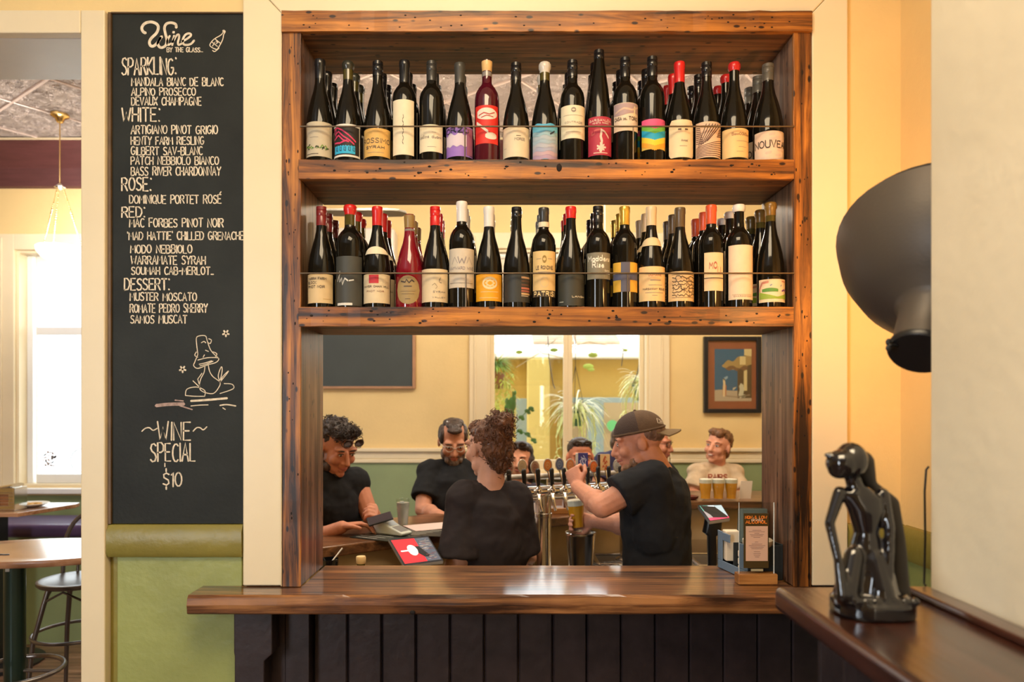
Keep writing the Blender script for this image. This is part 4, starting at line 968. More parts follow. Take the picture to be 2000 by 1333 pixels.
    if legs:
        p_ = MB()
        for s in (-1, 1):
            h0 = hip+a*s*.085; kn = Vector((h0.x, h0.y, .48))+ff*.03; an = Vector((h0.x, h0.y, .07))-ff*.02
            p_.caps(h0+Vector((0,0,.02)), kn, .105*bulk, .075*bulk, 16, flat=True); p_.caps(kn+Vector((0,0,.03)), an, .076*bulk, .062, 16, flat=True)
        p_.loft([(hip+Vector((0,0,.03)), a*.165*bulk, ff*.118*bulk), (hip-Vector((0,0,.12)), a*.175*bulk, ff*.12*bulk)])
        remesh('trousers', p_, mat('trousers_%s' % (tuple(pants),), pants, .8, var=.2, vs=30, bump=.2, bs=200), root, .012, 2)
        sp = MB()
        for s in (-1, 1):
            an = Vector(((hip+a*s*.09).x, (hip+a*s*.09).y, .045))-ff*.03; sp.caps(an, an+ff*.17, .046, .040, 12, sq=(1, .9))
        part('shoes', sp, BLACK, root, smooth=True)
    if faceparts:
        e = MB(); e2 = MB(); br = MB()
        for s in (-1, 1):
            e.ell(H(s*.031,.081,.004), (.0125*hs,.0115*hs,.0075*hs), M, 10, 7); e2.ell(H(s*.031,.0895,.003), (.0052*hs,.0036*hs,.0056*hs), M, 10, 7)
            e2.tube([H(s*(.031+x), .091-abs(x)*.22, .0105-x*x*14) for x in (-.015,-.008,0,.008,.015)], .0016*hs, 6)
            br.tube([H(s*(.031+x), .092-abs(x)*.3, .026-x*x*12+.002*x*60) for x in (-.018,-.009,0,.009,.019)], [.0018*hs,.0035*hs,.0038*hs,.003*hs,.0014*hs], 6)
        ey = part('eyes', e, EYEW, root, smooth=True); part('pupils', e2, EYED, ey, smooth=True)
        part('eyebrows', br, mat('brow%s' % (brow,), brow, .8), root, smooth=True)
        l = MB()
        l.loft([(H(-.024,.084,-.062), M @ Vector((0,.004,0)), M @ Vector((0,0,.002))), (H(-.012,.096,-.0605), M @ Vector((0,.006,0)), M @ Vector((0,0,.0075+mouth))), (H(0,.099,-.062), M @ Vector((0,.006,0)), M @ Vector((0,0,.0085+mouth))), (H(.012,.096,-.0605), M @ Vector((0,.006,0)), M @ Vector((0,0,.0075+mouth))), (H(.024,.084,-.062), M @ Vector((0,.004,0)), M @ Vector((0,0,.002)))], 10)
        lp = part('lips', l, LIP, root, smooth=True)
        if mouth:
            t = MB().ell(H(0,.1035,-.061), (.015*hs,.003,.0045), M); part('teeth', t, mat('teeth', (.75,.7,.6), .3), lp, smooth=True)
    if hair:
        hb = MB()
        for c, r in hair['blobs']: hb.ell(H(*c), [x*hs for x in r], M, 16, 11)
        ho = remesh('hair', hb, hair['mat'], root, .005, 1, hair.get('disp', .014), hair.get('ds', .022))
        if hair.get('curls'):
            cm = MB(); q = random.Random(5)
            for _ in range(hair['curls'][0]):
                c, r = q.choice(hair['blobs'][:hair['curls'][2]]); v = Vector((q.gauss(0,1), q.gauss(0,1), q.gauss(0,1)+.3)).normalized()
                p0 = Vector((c[0]+v.x*r[0], c[1]+v.y*r[1], c[2]+v.z*r[2])); t1 = v.orthogonal().normalized(); t2 = v.cross(t1); L = hair['curls'][1]*(.4+q.random())
                pts = [H(*(p0+v*L*.5*k/6+(t1*math.cos(k*1.3)+t2*math.sin(k*1.3))*.006+t1*L*.5*k/6*(q.random()-.2))) for k in range(-1, 7)]
                cm.tube(pts, [.0022,.0022,.002,.002,.0018,.0016,.0012,.0008], 5)
            part('curls', cm, hair['mat'], ho, smooth=True)['kind'] = 'stuff'
    return root, H, M, body
def hairmat(c): return mat('hair_%s' % (tuple(c),), c, .5, var=.55, vs=60, bump=.9, bs=110, aniso=(1, 1, .35), coat=.15)
def cloth(c, r=.85): return mat('cloth_%s' % (tuple(c),), c, r, var=.12, vs=18, bump=.35, bs=14, spec=.3)
def glasses(H, M, root, u=.006, f=.100, c=(.02,.015,.01), w=.026, h=.017, lens=None, tilt=0, name='glasses'):
    g = MB()
    for s in (-1, 1):
        g.tube([H(s*.031+w*math.cos(t)*.9, f-abs(math.cos(t)*s*.004)-(.012 if s*math.cos(t) > .6 else 0), u+h*math.sin(t)) for t in [i*PI/8 for i in range(16)]], .0019, 6, closed=True)
        g.tube([H(s*.056, f-.014, u+.006), H(s*.074, f-.05, u+.005), H(s*.080, f-.10, u)], .0019, 6)
    g.tube([H(-.008, f, u+.003), H(0, f+.002, u+.006), H(.008, f, u+.003)], .0018, 6)
    o = part(name, g, mat('frame%s' % (c,), c, .2), root, smooth=True)
    if lens:
        l = MB()
        for s in (-1, 1): l.ell(H(s*.031, f-.003, u), (w*.88, .0015, h*.9), M)
        part('lens', l, lens, o, smooth=True)
    return o
LENSD = mat('dark_lens', (.03, .015, .01), .08, coat=.5)
BLK = cloth((.012, .013, .016)); BLK2 = cloth((.022, .016, .016)); NAVY = cloth((.05, .05, .12)); GREYC = cloth((.34, .28, .25)); TEE = cloth((.62, .48, .32))
def hp(px, py, d): return P(px, py, d)
BAR_Z = 1.083
# 1 man with phone at the bar, behind the post
r1, H1, M1, _ = person('man in black sleeveless top reading his phone at the bar, sunglasses pushed up', hp(657,874,3.42), 46, 24, 0, .95,
    (hp(585,950,3.34), hp(697,943,3.55)), (hp(636,1080,3.55)), (hp(596,1060,3.18), hp(722,1006,3.50)), (hp(668,1030,3.10), hp(738,1020,3.26)), (.50,.245,.165), BLK, vox=.005, bulk=1.06,
    fr_yaw=40, hands={0: dict(d=(.9,.15,.12), n=(.05,-.2,-1), curl=(20,30,20), side=-1), 1: dict(d=(.0,-.6,.6), n=(-1,-.2,0), curl=(55,65,45), side=1)}, slv=False, hs=1.04,
    hair=dict(blobs=[((0,-.028,.062),(.080,.090,.070)),((0,.03,.095),(.062,.045,.030)),((-.03,.055,.092),(.03,.03,.024)),((.03,.05,.098),(.03,.03,.024)),((0,-.075,.02),(.07,.045,.07))], mat=hairmat((.035,.022,.018)), disp=.03, ds=.018, curls=(260,.03,4)))
m = MB()
for s in (-1, 1): m.ell(H1(s*.05,.028,-.078), (.024,.034,.026), M1); m.ell(H1(s*.072,.005,-.045),(.009,.02,.035),M1)
m.ell(H1(0,.07,-.104), (.026,.022,.014), M1)
remesh('beard', m, hairmat((.06,.035,.025)), r1, .005, 1, .004, .01)
glasses(H1, M1, r1, .076, .122, (.06,.02,.01), .027, .021, LENSD, name='sunglasses')
# 2 balding man with glasses
r2, H2, M2, _ = person('balding bearded man with clear glasses and black t-shirt looking down at the bar', hp(885,862,4.0), 10, 24, 0, .95,
    (hp(834,922,4.0), hp(940,922,4.05)), hp(886,1040,4.0), (hp(826,996,3.86), hp(955,1000,3.9)), (hp(886,1022,3.66), hp(930,1020,3.68)), (.50,.27,.19), BLK, vox=.006, bulk=1.08, fr_yaw=5,
    hands={0: dict(d=(1,-.15,-.02), n=(0,0,-1), curl=(10,15,10), side=1), 1: dict(d=(-1,-.2,0), n=(0,0,-1), side=-1)}, sleeve=.72,
    hair=dict(blobs=[((.058,-.02,.035),(.026,.065,.055)),((-.058,-.02,.035),(.026,.065,.055)),((0,-.07,.02),(.066,.045,.06)),((0,.050,.090),(.044,.032,.018)),((0,.015,.104),(.046,.04,.018)),((.0,-.03,.10),(.06,.05,.022))], mat=hairmat((.045,.025,.018)), disp=.006, ds=.02))
m = MB()
for s in (-1, 1): m.ell(H2(s*.052,.030,-.062), (.018,.034,.034), M2); m.ell(H2(s*.028,.072,-.082), (.024,.024,.022), M2); m.ell(H2(s*.016,.092,-.048), (.016,.010,.006), M2)
m.ell(H2(0,.082,-.096), (.032,.026,.026), M2)
remesh('beard', m, hairmat((.16,.11,.085)), r2, .005, 1, .006, .01)
glasses(H2, M2, r2, .002, .104, (.55,.5,.45), .026, .016)
# 3 bartender seen from behind
r3, H3, M3, b3 = person('bartender seen from behind, curly brown hair in a bun and loose black t-shirt', hp(953,874,2.98), -142, 6, 0, .9,
    (hp(898,973,2.90), hp(1013,975,2.98)), hp(956,1170,2.95), (hp(898,1092,2.86), hp(1012,1080,3.0)), (hp(872,1150,3.0), hp(1036,1090,3.22)), (.55,.33,.24), BLK2, vox=.006, bulk=1.12, fr_yaw=170, female=True,
    hands={0: dict(d=(.2,.6,-.2), n=(0,0,-1)), 1: dict(d=(.05,.8,-.2), n=(-1,0,0), curl=(40,50,30))}, sleeve=1.0, sleeve_r=1.22, hs=1.02,
    hair=dict(blobs=[((0,-.102,.092),(.055,.046,.042)),((.01,-.095,.05),(.05,.040,.05)),((0,-.03,.048),(.080,.092,.070)),((0,-.07,-.005),(.068,.055,.075)),((0,-.075,-.065),(.045,.03,.045)),((0,.04,.085),(.06,.04,.03))], mat=hairmat((.13,.05,.02)), disp=.022, ds=.018, curls=(420,.034,5)))
m = MB()
for i in range(5): m.tube([H3(-.022+.011*i, -.067, -.112), H3(-.018+.011*i, -.069, -.119), H3(-.023+.012*i, -.067, -.126)], .0012, 5)
part('neck_tattoo', m, mat('tattoo_ink', (.12,.10,.10), .6), r3)
m = MB().tube([H3(-.081,-.004+.012*math.cos(t),-.052+.014*math.sin(t)) for t in [i*PI/6 for i in range(12)]], .0012, 6, closed=True); part('earring', m, CHROME, r3, smooth=True)
# 4 woman behind the taps
def long_hair(c): return dict(blobs=[((0,-.03,.055),(.084,.09,.072)),((.066,-.015,-.03),(.030,.05,.085)),((-.066,-.015,-.03),(.030,.05,.085)),((0,-.07,-.02),(.08,.045,.10)),((.07,-.01,-.09),(.028,.04,.06)),((-.07,-.01,-.09),(.028,.04,.06)),((.03,.045,.085),(.04,.03,.022)),((-.03,.045,.085),(.04,.03,.022))], mat=hairmat(c), disp=.012, ds=.03)
r4, H4, M4, _ = person('dark-haired woman looking sideways behind the beer taps, sunglasses on her head', hp(1016,899,4.75), -12, 0, 0, .8,
    (hp(968,962,4.75), hp(1056,962,4.75)), hp(1012,1080,4.8), (hp(962,1030,4.7), hp(1064,1030,4.7)), (hp(990,1050,4.5), hp(1040,1050,4.5)), (.62,.34,.23), cloth((.06,.05,.07)), female=True, hair=long_hair((.03,.014,.01)), group=None)
glasses(H4, M4, r4, .104, .094, (.03,.015,.01), .028, .016, LENSD, name='sunglasses')
# 5 man behind the taps
r5, H5, M5, _ = person('short-haired man behind the tap badges with dark sunglasses pushed up on his head', hp(1133,893,4.4), 2, 6, 0, .9,
    (hp(1078,962,4.4), hp(1188,962,4.4)), hp(1133,1090,4.45), (hp(1072,1030,4.3), hp(1192,1030,4.3)), (hp(1108,1004,4.05), hp(1165,1008,4.05)), (.56,.25,.16), cloth((.10,.07,.06)), bulk=1.05,
    hair=dict(blobs=[((0,-.025,.05),(.079,.09,.070)),((0,.035,.088),(.055,.035,.018))], mat=hairmat((.04,.025,.02)), disp=.004, ds=.01))
glasses(H5, M5, r5, .098, .098, (.02,.02,.02), .029, .017, LENSD, name='sunglasses')
# 6 two guests partly hidden by the bartender
shair = dict(blobs=[((0,-.025,.05),(.079,.092,.072)),((0,-.07,.0),(.07,.04,.06))], mat=hairmat((.10,.06,.04)), disp=.006, ds=.02)
person('guest in a navy shirt leaning over behind the taps, face hidden by the bartender', hp(1222,868,5.0), 60, 10, 0, .9, (hp(1176,900,5.0), hp(1224,908,5.15)), hp(1180,1040,5.05),
    (hp(1165,960,4.9), hp(1230,970,5.0)), (hp(1190,985,4.7), hp(1240,990,4.7)), (.58,.32,.22), NAVY, hair=shair, faceparts=False, fr_yaw=40)
r6, H6, M6, _ = person('guest in grey shirt and glasses standing just behind the capped bartender', hp(1281,866,4.75), 62, 8, 0, .9, (hp(1222,925,4.7), hp(1300,930,4.85)), hp(1262,1060,4.75),
    (hp(1212,990,4.6), hp(1312,1000,4.7)), (hp(1250,1010,4.45), hp(1320,1010,4.45)), (.50,.24,.16), GREYC, hair=shair, fr_yaw=40)
glasses(H6, M6, r6, .004, .102)
# 7 bartender with cap pulling a beer
r7, H7, M7, b7 = person('bartender in black t-shirt and backwards brown cap pouring a beer at the taps', hp(1247,863,3.0), -96, 12, 0, .95,
    (hp(1270,935,2.86), hp(1292,930,3.18)), hp(1285,1130,3.0), (hp(1176,990,2.84), hp(1228,1026,3.16)), (hp(1128,952,3.10), hp(1160,1018,3.16)), (.56,.29,.20), BLK, vox=.005, bulk=1.15, fr_yaw=-95,
    hands={0: dict(d=(-.25,.45,.85), n=(.5,.55,-.1), curl=(60,75,50), side=-1, s=1.0), 1: dict(d=(-1,-.1,.02), n=(0,-1,0), curl=(30,45,35), side=-1)}, sleeve=.66, sleeve_r=1.12, pants=(.22,.25,.32),
    hair=dict(blobs=[((0,-.04,.03),(.077,.082,.06))], mat=hairmat((.22,.12,.08)), disp=.001, ds=.01))
m = MB()
for s in (-1, 1): m.ell(H7(s*.050,.030,-.078), (.013,.030,.024), M7); m.ell(H7(s*.026,.066,-.092), (.022,.022,.014), M7)
m.ell(H7(0,.080,-.102), (.024,.018,.014), M7)
remesh('beard', m, hairmat((.34,.17,.08)), r7, .005, 1, .003, .01)
capc = mat('cap_cloth', (.11,.065,.035), .9, var=.15, vs=30, bump=.3, bs=220); capn = mat('cap_net', (.07,.045,.035), .9, bump=.6, bs=320)
def dome(mb, f0, f1, n=14):
    rs = []
    for j in range(n+1):
        t = f0+(f1-f0)*j/n; rs.append([H7(.086*math.cos(a)*math.sin(t), -.012-.106*math.cos(t), .042+.088*math.sin(a)*math.sin(t)) for a in [PI*i/16 for i in range(17)]])
    vs = [p for r in rs for p in r]; mb.add(vs, [(j*17+i, j*17+i+1, (j+1)*17+i+1, (j+1)*17+i) for j in range(n) for i in range(16)])
m = MB(); dome(m, .05, PI*.52); cp = part('cap', m, capc, r7, smooth=True)
m = MB(); dome(m, PI*.52, PI-.02); part('mesh_panel', m, capn, cp, smooth=True)
m = MB().tube([H7(.0875*math.sin(t), -.012-.1075*math.cos(t), .043) for t in [2*PI*i/28 for i in range(28)]], .0045, 6, closed=True); part('sweatband', m, capc, cp, smooth=True)
m = MB().ell(H7(0,-.012,.131), (.006,.006,.004)); part('button', m, capc, cp, smooth=True)
m = MB(); rs = []
for j in range(9):
    x = -.07+.14*j/8; e = .085+.085*math.sqrt(max(0,1-(x/.073)**2)); z = .038-(x/.07)**2*.012
    rs.append([H7(x, -.075, z+.003), H7(x, -.012-e, z-.022), H7(x, -.012-e, z-.027), H7(x, -.075, z-.003)])
m.rings(rs); part('brim', m, mat('brim_cloth', (.17,.11,.05), .85, var=.1), cp, smooth=True)
m = MB()
def cf(u, v):
    t = .55+u; a = .50+v; return H7(.0875*math.cos(a)*math.sin(t), -.012-.1075*math.cos(t), .042+.0895*math.sin(a)*math.sin(t))
q = [(-.22,-.16),(.22,-.16),(.22,.2),(-.22,.2),(-.22,-.16)]
m.ribbon([(q[i][0]+(q[i+1][0]-q[i][0])*k/4, q[i][1]+(q[i+1][1]-q[i][1])*k/4) for i in range(4) for k in range(4)]+[q[-1]], .035, cf)
text(m, 'RC', -.12, .12, -.08, .2, .035, cf)
part('emblem', m, flat((.72,.62,.5)), cp, fix=False)
m = MB().tube([Vector(wl(r7))+Vector((0,0,0))+Vector((math.cos(t)*.0, math.sin(t)*.0, 0)) for t in (0, 1)], .001, 4)
# 8 young man with three beers
r8, H8, M8, _ = person('smiling young man in a cream printed t-shirt sitting behind three beers', hp(1402,873,4.95), -40, -6, -6, .8,
    (hp(1360,922,4.95), hp(1437,924,5.0)), hp(1398,1050,5.0), (hp(1352,968,4.85), hp(1450,970,4.9)), (hp(1385,975,4.72), hp(1425,972,4.72)), (.60,.32,.22), TEE, fr_yaw=-8, mouth=.003,
    hands={0: dict(d=(1,-.1,0), n=(0,0,-1)), 1: dict(d=(-1,-.1,0), n=(0,0,-1), side=-1)}, sleeve=.78, sleeve_r=1.1, brow=(.16,.08,.04),
    hair=dict(blobs=[((0,-.035,.06),(.083,.088,.068)),((0,.045,.098),(.06,.04,.028)),((.066,-.045,.03),(.014,.035,.035)),((-.066,-.045,.03),(.014,.035,.035)),((0,-.085,-.02),(.06,.035,.07)),((.03,.06,.09),(.03,.03,.03))], mat=hairmat((.20,.09,.035)), disp=.02, ds=.025))
m = MB()
def tf(u, v): return P(u, v, 4.79)
text(m, 'PAIRS', 1384, 1420, -938, 11, 2.8, lambda u, v: P(u, -v, 4.74), .02)
part('shirt_print', m, flat((.42,.10,.05)), r8, fix=False)
# ---------------------------------------------------------------- the bar
d1 = Vector((.8, .6)); nn = Vector((-.6, .8))
I0 = Vector((-.98, 2.64)); I1 = Vector((1.07, 4.18)); IR = (2.6, 4.18)
O0 = I0+nn*.50; O1 = Vector((.93, 4.70))
bt = thing('serving_bar', 'long dark timber bar running diagonally behind the taps, turning past the three beers', 'bar', (.3, 3.8, BAR_Z-.045))
m = MB(); m.prism([tuple(I0), tuple(I1), IR, (2.6, 4.70), tuple(O1), tuple(O0)], BAR_Z-.045, BAR_Z, 'xy')
part('bar_slab', m, WBAR, bt, bevel=.006)
m = MB(); i0 = I0+nn*.06; i1 = I1+Vector((-.02, .07)); o1 = O1+Vector((0, -.14)); o0 = O0-nn*.14
m.prism([tuple(i0), tuple(i1), (2.55, 4.25), (2.55, 4.5), tuple(o1), tuple(o0)], 0, BAR_Z-.046, 'xy'); part('bar_body', m, TAN, bt, bevel=.004)
# steel work bench in front of the inner face
bench = thing('steel_work_bench', 'stainless steel underbar bench with sink and drip grates behind the counter', 'bench', (.9, 3.5, 0))
BZ = .86
b0 = Vector((-.55, 3.02)); b1 = Vector((1.05, 4.22))
m = MB(); m.prism([(-.28, 3.19), (1.06, 4.19), (2.4, 4.2), (2.4, 3.46), (1.2, 3.36), (.34, 3.27), (.12, 3.16)], BZ-.03, BZ, 'xy'); part('bench_top', m, STEEL, bench, bevel=.004)
m = MB(); m.prism([(-.2, 3.24), (1.06, 4.15), (2.35, 4.15), (2.35, 3.5), (1.2, 3.4), (.34, 3.31), (.12, 3.2)], 0, BZ-.031, 'xy'); part('bench_body', m, mat('bench_side', (.2,.19,.18), .4, .7), bench)
for (cx, cy, w_, dd) in ((.62, 3.62, .34, .26), (1.12, 3.62, .36, .30)):
    s = part('sink_rim', MB().box(cx-w_/2, cx+w_/2, cy-dd/2, cy-dd/2+.02, BZ, BZ+.012).box(cx-w_/2, cx+w_/2, cy+dd/2-.02, cy+dd/2, BZ, BZ+.012).box(cx-w_/2, cx-w_/2+.02, cy-dd/2+.02, cy+dd/2-.02, BZ, BZ+.012).box(cx+w_/2-.02, cx+w_/2, cy-dd/2+.02, cy+dd/2-.02, BZ, BZ+.012), STEEL, bench, bevel=.004)
    part('sink_basin', MB().box(cx-w_/2+.02, cx+w_/2-.02, cy-dd/2+.02, cy+dd/2-.02, BZ+.0005, BZ+.002), mat('sink_shadow', (.10,.09,.08), .35, .8), s)  # thin dark plate, the sink's inner shade is put into its colour
gr = MB()
for i in range(18): gr.tube([(.36+.022*i, 3.36+.010*i, BZ+.008), (.30+.022*i, 3.46+.010*i, BZ+.008)], .003, 6)
g_ = part('drip_grate', gr, CHROME, bench, smooth=True); g_['kind'] = 'stuff'
part('drip_tray', MB().prism([(.33,3.34),(.78,3.54),(.70,3.66),(.26,3.46)], BZ+.0005, BZ+.004, 'xy'), mat('tray_grey', (.25,.24,.23), .4, .5), bench)
# under-counter shelf
top('low_shelf', MB().box(-.66, .95, 2.46, 2.72, .76, .79).box(-.66, -.63, 2.46, 2.72, 0, .76).box(.92, .95, 2.46, 2.72, 0, .76), STEEL, 'low steel shelf hidden behind the timber counter', 'shelf')
# beer font
FT = thing('beer_font', 'polished steel beer font with black tap handles and round badges', 'beer font', tuple(P(1061, 1102, 3.33)))
base = wl(FT); topc = P(1061, 968, 3.33)
base.z = BZ
FT.location = base; WL[FT.name] = base
m = MB().lathe([(.058, 0), (.058, .012), (.040, .02), (.0375, .03), (.0375, topc.z-base.z-.10), (.041, topc.z-base.z-.098), (.041, topc.z-base.z-.082), (.0375, topc.z-base.z-.08), (.0375, topc.z-base.z)], 28, base); part('column', m, STEEL, FT, smooth=True)
c2 = P(1225, 955, 3.62); m = MB().lathe([(.058, 0), (.058, .012), (.0375, .02), (.0375, c2.z-BZ)], 28, (c2.x, c2.y, BZ)); part('column', m, STEEL, FT, smooth=True)
pa, pb = P(985, 968, 3.21), P(1240, 953, 3.66)
m = MB().tube([pa, pa.lerp(pb, .5), pb], .034, 20); part('manifold', m, CHROME, FT, smooth=True)
m = MB().tube([pa+Vector((0,.05,.075)), pb+Vector((0,.05,.075))], .012, 12); part('top_rail', m, mat('white_rail', (.7,.66,.6), .3), FT, smooth=True)
badges = [(994,914,'o',(.42,.20,.16),(.5,.05,.05)),(1020,911,'o',(.62,.50,.32),(.5,.4,.25)),(1045,913,'o',(.42,.26,.17),(.3,.10,.08)),(1070,909,'o',(.72,.22,.04),(.8,.5,.2)),(1093,907,'o',(.10,.14,.26),(.3,.36,.46)),
    (1114,909,'o',(.66,.20,.05),(.72,.42,.2)),(1139,902,'r',(.05,.04,.17),(.66,.62,.72)),(1160,912,'o',(.74,.14,.03),(.8,.3,.05)),(1182,904,'r',(.74,.46,.20),(.55,.10,.03)),(1206,910,'o',(.5,.46,.4),(.3,.3,.28))]
ax = (pb-pa).normalized()
for i, (px, py, k, c, c2_) in enumerate(badges):
    t = (px-985)/255.; q = pa.lerp(pb, t)
    dd = q.y
    spx = MB(); o = Vector((q.x, q.y-.045, q.z+.004))
    spx.tube([Vector((q.x, q.y-.02, q.z)), o, o+Vector((0,-.02,-.012)), o+Vector((.004,-.045,-.05)), o+Vector((.012,-.055,-.075))], [.011,.012,.010,.008,.007], 12)
    spx.lathe([(.013,-.012),(.016,-.004),(.016,.008),(.009,.016),(.006,.032)], 14, o+Vector((0,0,.012)))
    tp_ = part('tap', spx, CHROME, FT, smooth=True)
    part('handle', MB().caps(o+Vector((0,0,.035)), o+Vector((-.004,-.004,.105)), .0085, .0115, 12, sq=(1.15,.8)), BLACK, tp_, smooth=True)
    cz = P(px, py, dd+.0); m = MB()
    cc = Vector((cz.x, q.y+.01, CH-(py-790)*(q.y+.01)/1400))
    if k == 'o':
        Mx = Matrix.Rotation(PI/2, 3, 'X')
        m.use(mat('badge_rim', (.45,.38,.30), .3, .6)).lathe([(.0001,-.004),(.024,-.004),(.026,0),(.024,.004),(.0001,.004)], 22, cc, Matrix.Diagonal((.82,1,1.25)) @ Mx)
        m.use(flat(c, .35)).lathe([(.0001,.0042),(.021,.0046),(.021,.0042)], 22, cc, Matrix.Diagonal((.82,1,1.25)) @ Mx)
        def bfn(u, v): return (cc.x+u*.017, cc.y-.0052, cc.z+v*.026)
        m.use(flat(c2_, .4)).ribbon(arc(0,0,.55,.55,0,360,12), .12, bfn); m.ribbon([(-.3,-.1),(0,.3),(.3,-.1),(-.3,-.1)], .15, bfn)
    else:
        m.use(flat(c, .35)).box(cc.x-.024, cc.x+.024, cc.y-.004, cc.y+.004, cc.z-.040, cc.z+.042)
        m.use(flat((.6,.58,.52) if i == 6 else (.04,.02,.03), .4)).box(cc.x-.034, cc.x-.024, cc.y-.004, cc.y+.02, cc.z-.038, cc.z+.040)
        def bfn(u, v): return (cc.x+u*.022, cc.y-.0052, cc.z+v*.038)
        if i == 6:
            m.use(flat(c2_, .4)).ribbon(arc(0,0,.5,.42,0,360,14), .12, bfn)
            for kk in range(7): a = kk*.9; m.ribbon([(.5*math.cos(a),.42*math.sin(a)),(.75*math.cos(a+.3),.7*math.sin(a+.3)),(.6*math.cos(a+.6),.8*math.sin(a+.6))], .1, bfn)
            m.ribbon([(0,.3),(-.1,0),(.1,-.25)], .2, bfn)
        else:
            for kk, (u, v) in enumerate(((0,.7),(-.3,.2),(.3,.1),(0,-.1),(-.4,-.5),(.3,-.5),(.1,-.8),(-.2,.45))): m.use(flat(c2_, .4)).ribbon([(u-.15,v-.1),(u,v+.12),(u+.2,v-.05)], .22, bfn)
    m.use(CHROME).tube([cc-Vector((0,0,.03)), Vector((q.x, q.y, q.z+.02))], .004, 8)
    part('badge', m, None, tp_, smooth=False)
# ---------------------------------------------------------------- glasses, beers
BEER = mat('lager_beer', (.90, .38, .02), .08, coat=.3); FOAM = mat('beer_foam', (.86, .80, .66), .7, bump=.3, bs=300)
def beer(px, pbot, d, hh, label, grp, z=None, r=.036, world_loc=None):
    loc = world_loc or Vector((PX(px, d), d, z if z is not None else PZ(pbot, d)))
    t = thing('beer_glass', label, 'beer', tuple(loc), grp)
    pr = [(.026,0),(.027,.004),(.0275,.012),(.027,.03),(.029,.055),(.034,.085),(.0355,.11),(.036,.15)]; k = hh/.15
    part('glass', MB().lathe([(a+.0018, b*k) for a, b in pr]+[(pr[-1][0], hh)]+[(a, b*k) for a, b in pr[::-1] if b > .01], 24), PANE, t, world=False, smooth=True)
    part('beer', MB().lathe([(a-.0004, b*k) for a, b in pr[2:-2]]+[(.0350, .118*k)], 24), BEER, t, world=False, smooth=True)
    part('foam', MB().lathe([(.0350, .1185*k), (.0352, .144*k), (.030, .147*k), (.001, .147*k)], 24), FOAM, t, world=False, smooth=True)
    return t
for px, s in ((1378,'leftmost of the three glasses of golden beer before the young man'),(1403,'middle one of the three glasses of golden beer before the young man'),(1428,'rightmost of the three glasses of golden beer beside the white card')):
    beer(px, 978, 4.24, .128, s, 'three beers on the bar', z=BAR_Z)
gp = P(1128, 1034, 3.14); gl = beer(0, 0, 3.14, .132, 'tall glass of beer being filled in the bartender’s hand'.replace('’', ''), None, world_loc=gp)
gl.rotation_euler = (0, math.radians(-5), 0)
# white card
top('menu_card', MB().prism([(PX(1443,4.3), PZ(977,4.3)), (PX(1466,4.3), PZ(977,4.3)), (PX(1470,4.3), PZ(940,4.3)), (PX(1447,4.3), PZ(940,4.3))], 4.30, 4.303), mat('card_white', (.75,.68,.6), .6), 'small white card standing beside the three beers', 'card')
m = MB().lathe([(.03,0),(.045,.008),(.05,.022),(.046,.022),(.03,.010),(.001,.008)], 20, (PX(1350,4.25), 4.27, BAR_Z)); top('small_dish', m, mat('dish_red', (.12,.02,.02), .2), 'small dark red dish on the bar behind the bartender', 'dish', smooth=True)
# steel mixing tin
tb = P(1134, 1040, 3.12); m = MB(); hh = tb.z-BZ
tin_ = thing('mixing_tin', 'large polished steel mixing tin standing on the bench', 'tin', (tb.x, tb.y, BZ))
part('cup', MB().lathe([(.044,0),(.046,.006),(.064,hh-.012),(.066,hh-.010),(.0665,hh),(.0645,hh),(.062,hh-.02),(.044,.01),(.001,.008)], 32), STEEL, tin_, world=False, smooth=True)
part('rolled_rim', MB().tube([(.066*math.cos(i*PI/16), .066*math.sin(i*PI/16), hh) for i in range(32)], .0016, 6, closed=True), CHROME, tin_, world=False, smooth=True)
# menu holder with a drinks rack on the bar near the taps
m = thing('menu_holder', 'clear upright menu holder on a timber block beside the beer font', 'menu holder', tuple(P(1086, 1008, 3.72)))
ml = wl(m); ml.z = BAR_Z; m.location = ml; WL[m.name] = ml
part('block', MB().box(ml.x-.07, ml.x+.07, ml.y-.03, ml.y+.03, BAR_Z, BAR_Z+.03), wood('honey_wood', (.22,.08,.02), (.45,.19,.05), (.6,.28,.08), 0, .4), m, bevel=.003)
part('menu_sheet', MB().box(ml.x-.032, ml.x+.032, ml.y-.002, ml.y+.002, BAR_Z+.04, BAR_Z+.16), flat((.45,.28,.22)), m)
part('side_rod', MB().tube([(ml.x+.045, ml.y, BAR_Z+.03), (ml.x+.045, ml.y, BAR_Z+.18)], .006, 8), flat((.10,.03,.02), .3), m)
part('side_rod', MB().tube([(ml.x-.045, ml.y, BAR_Z+.03), (ml.x-.045, ml.y, BAR_Z+.18)], .006, 8), CHROME, m)
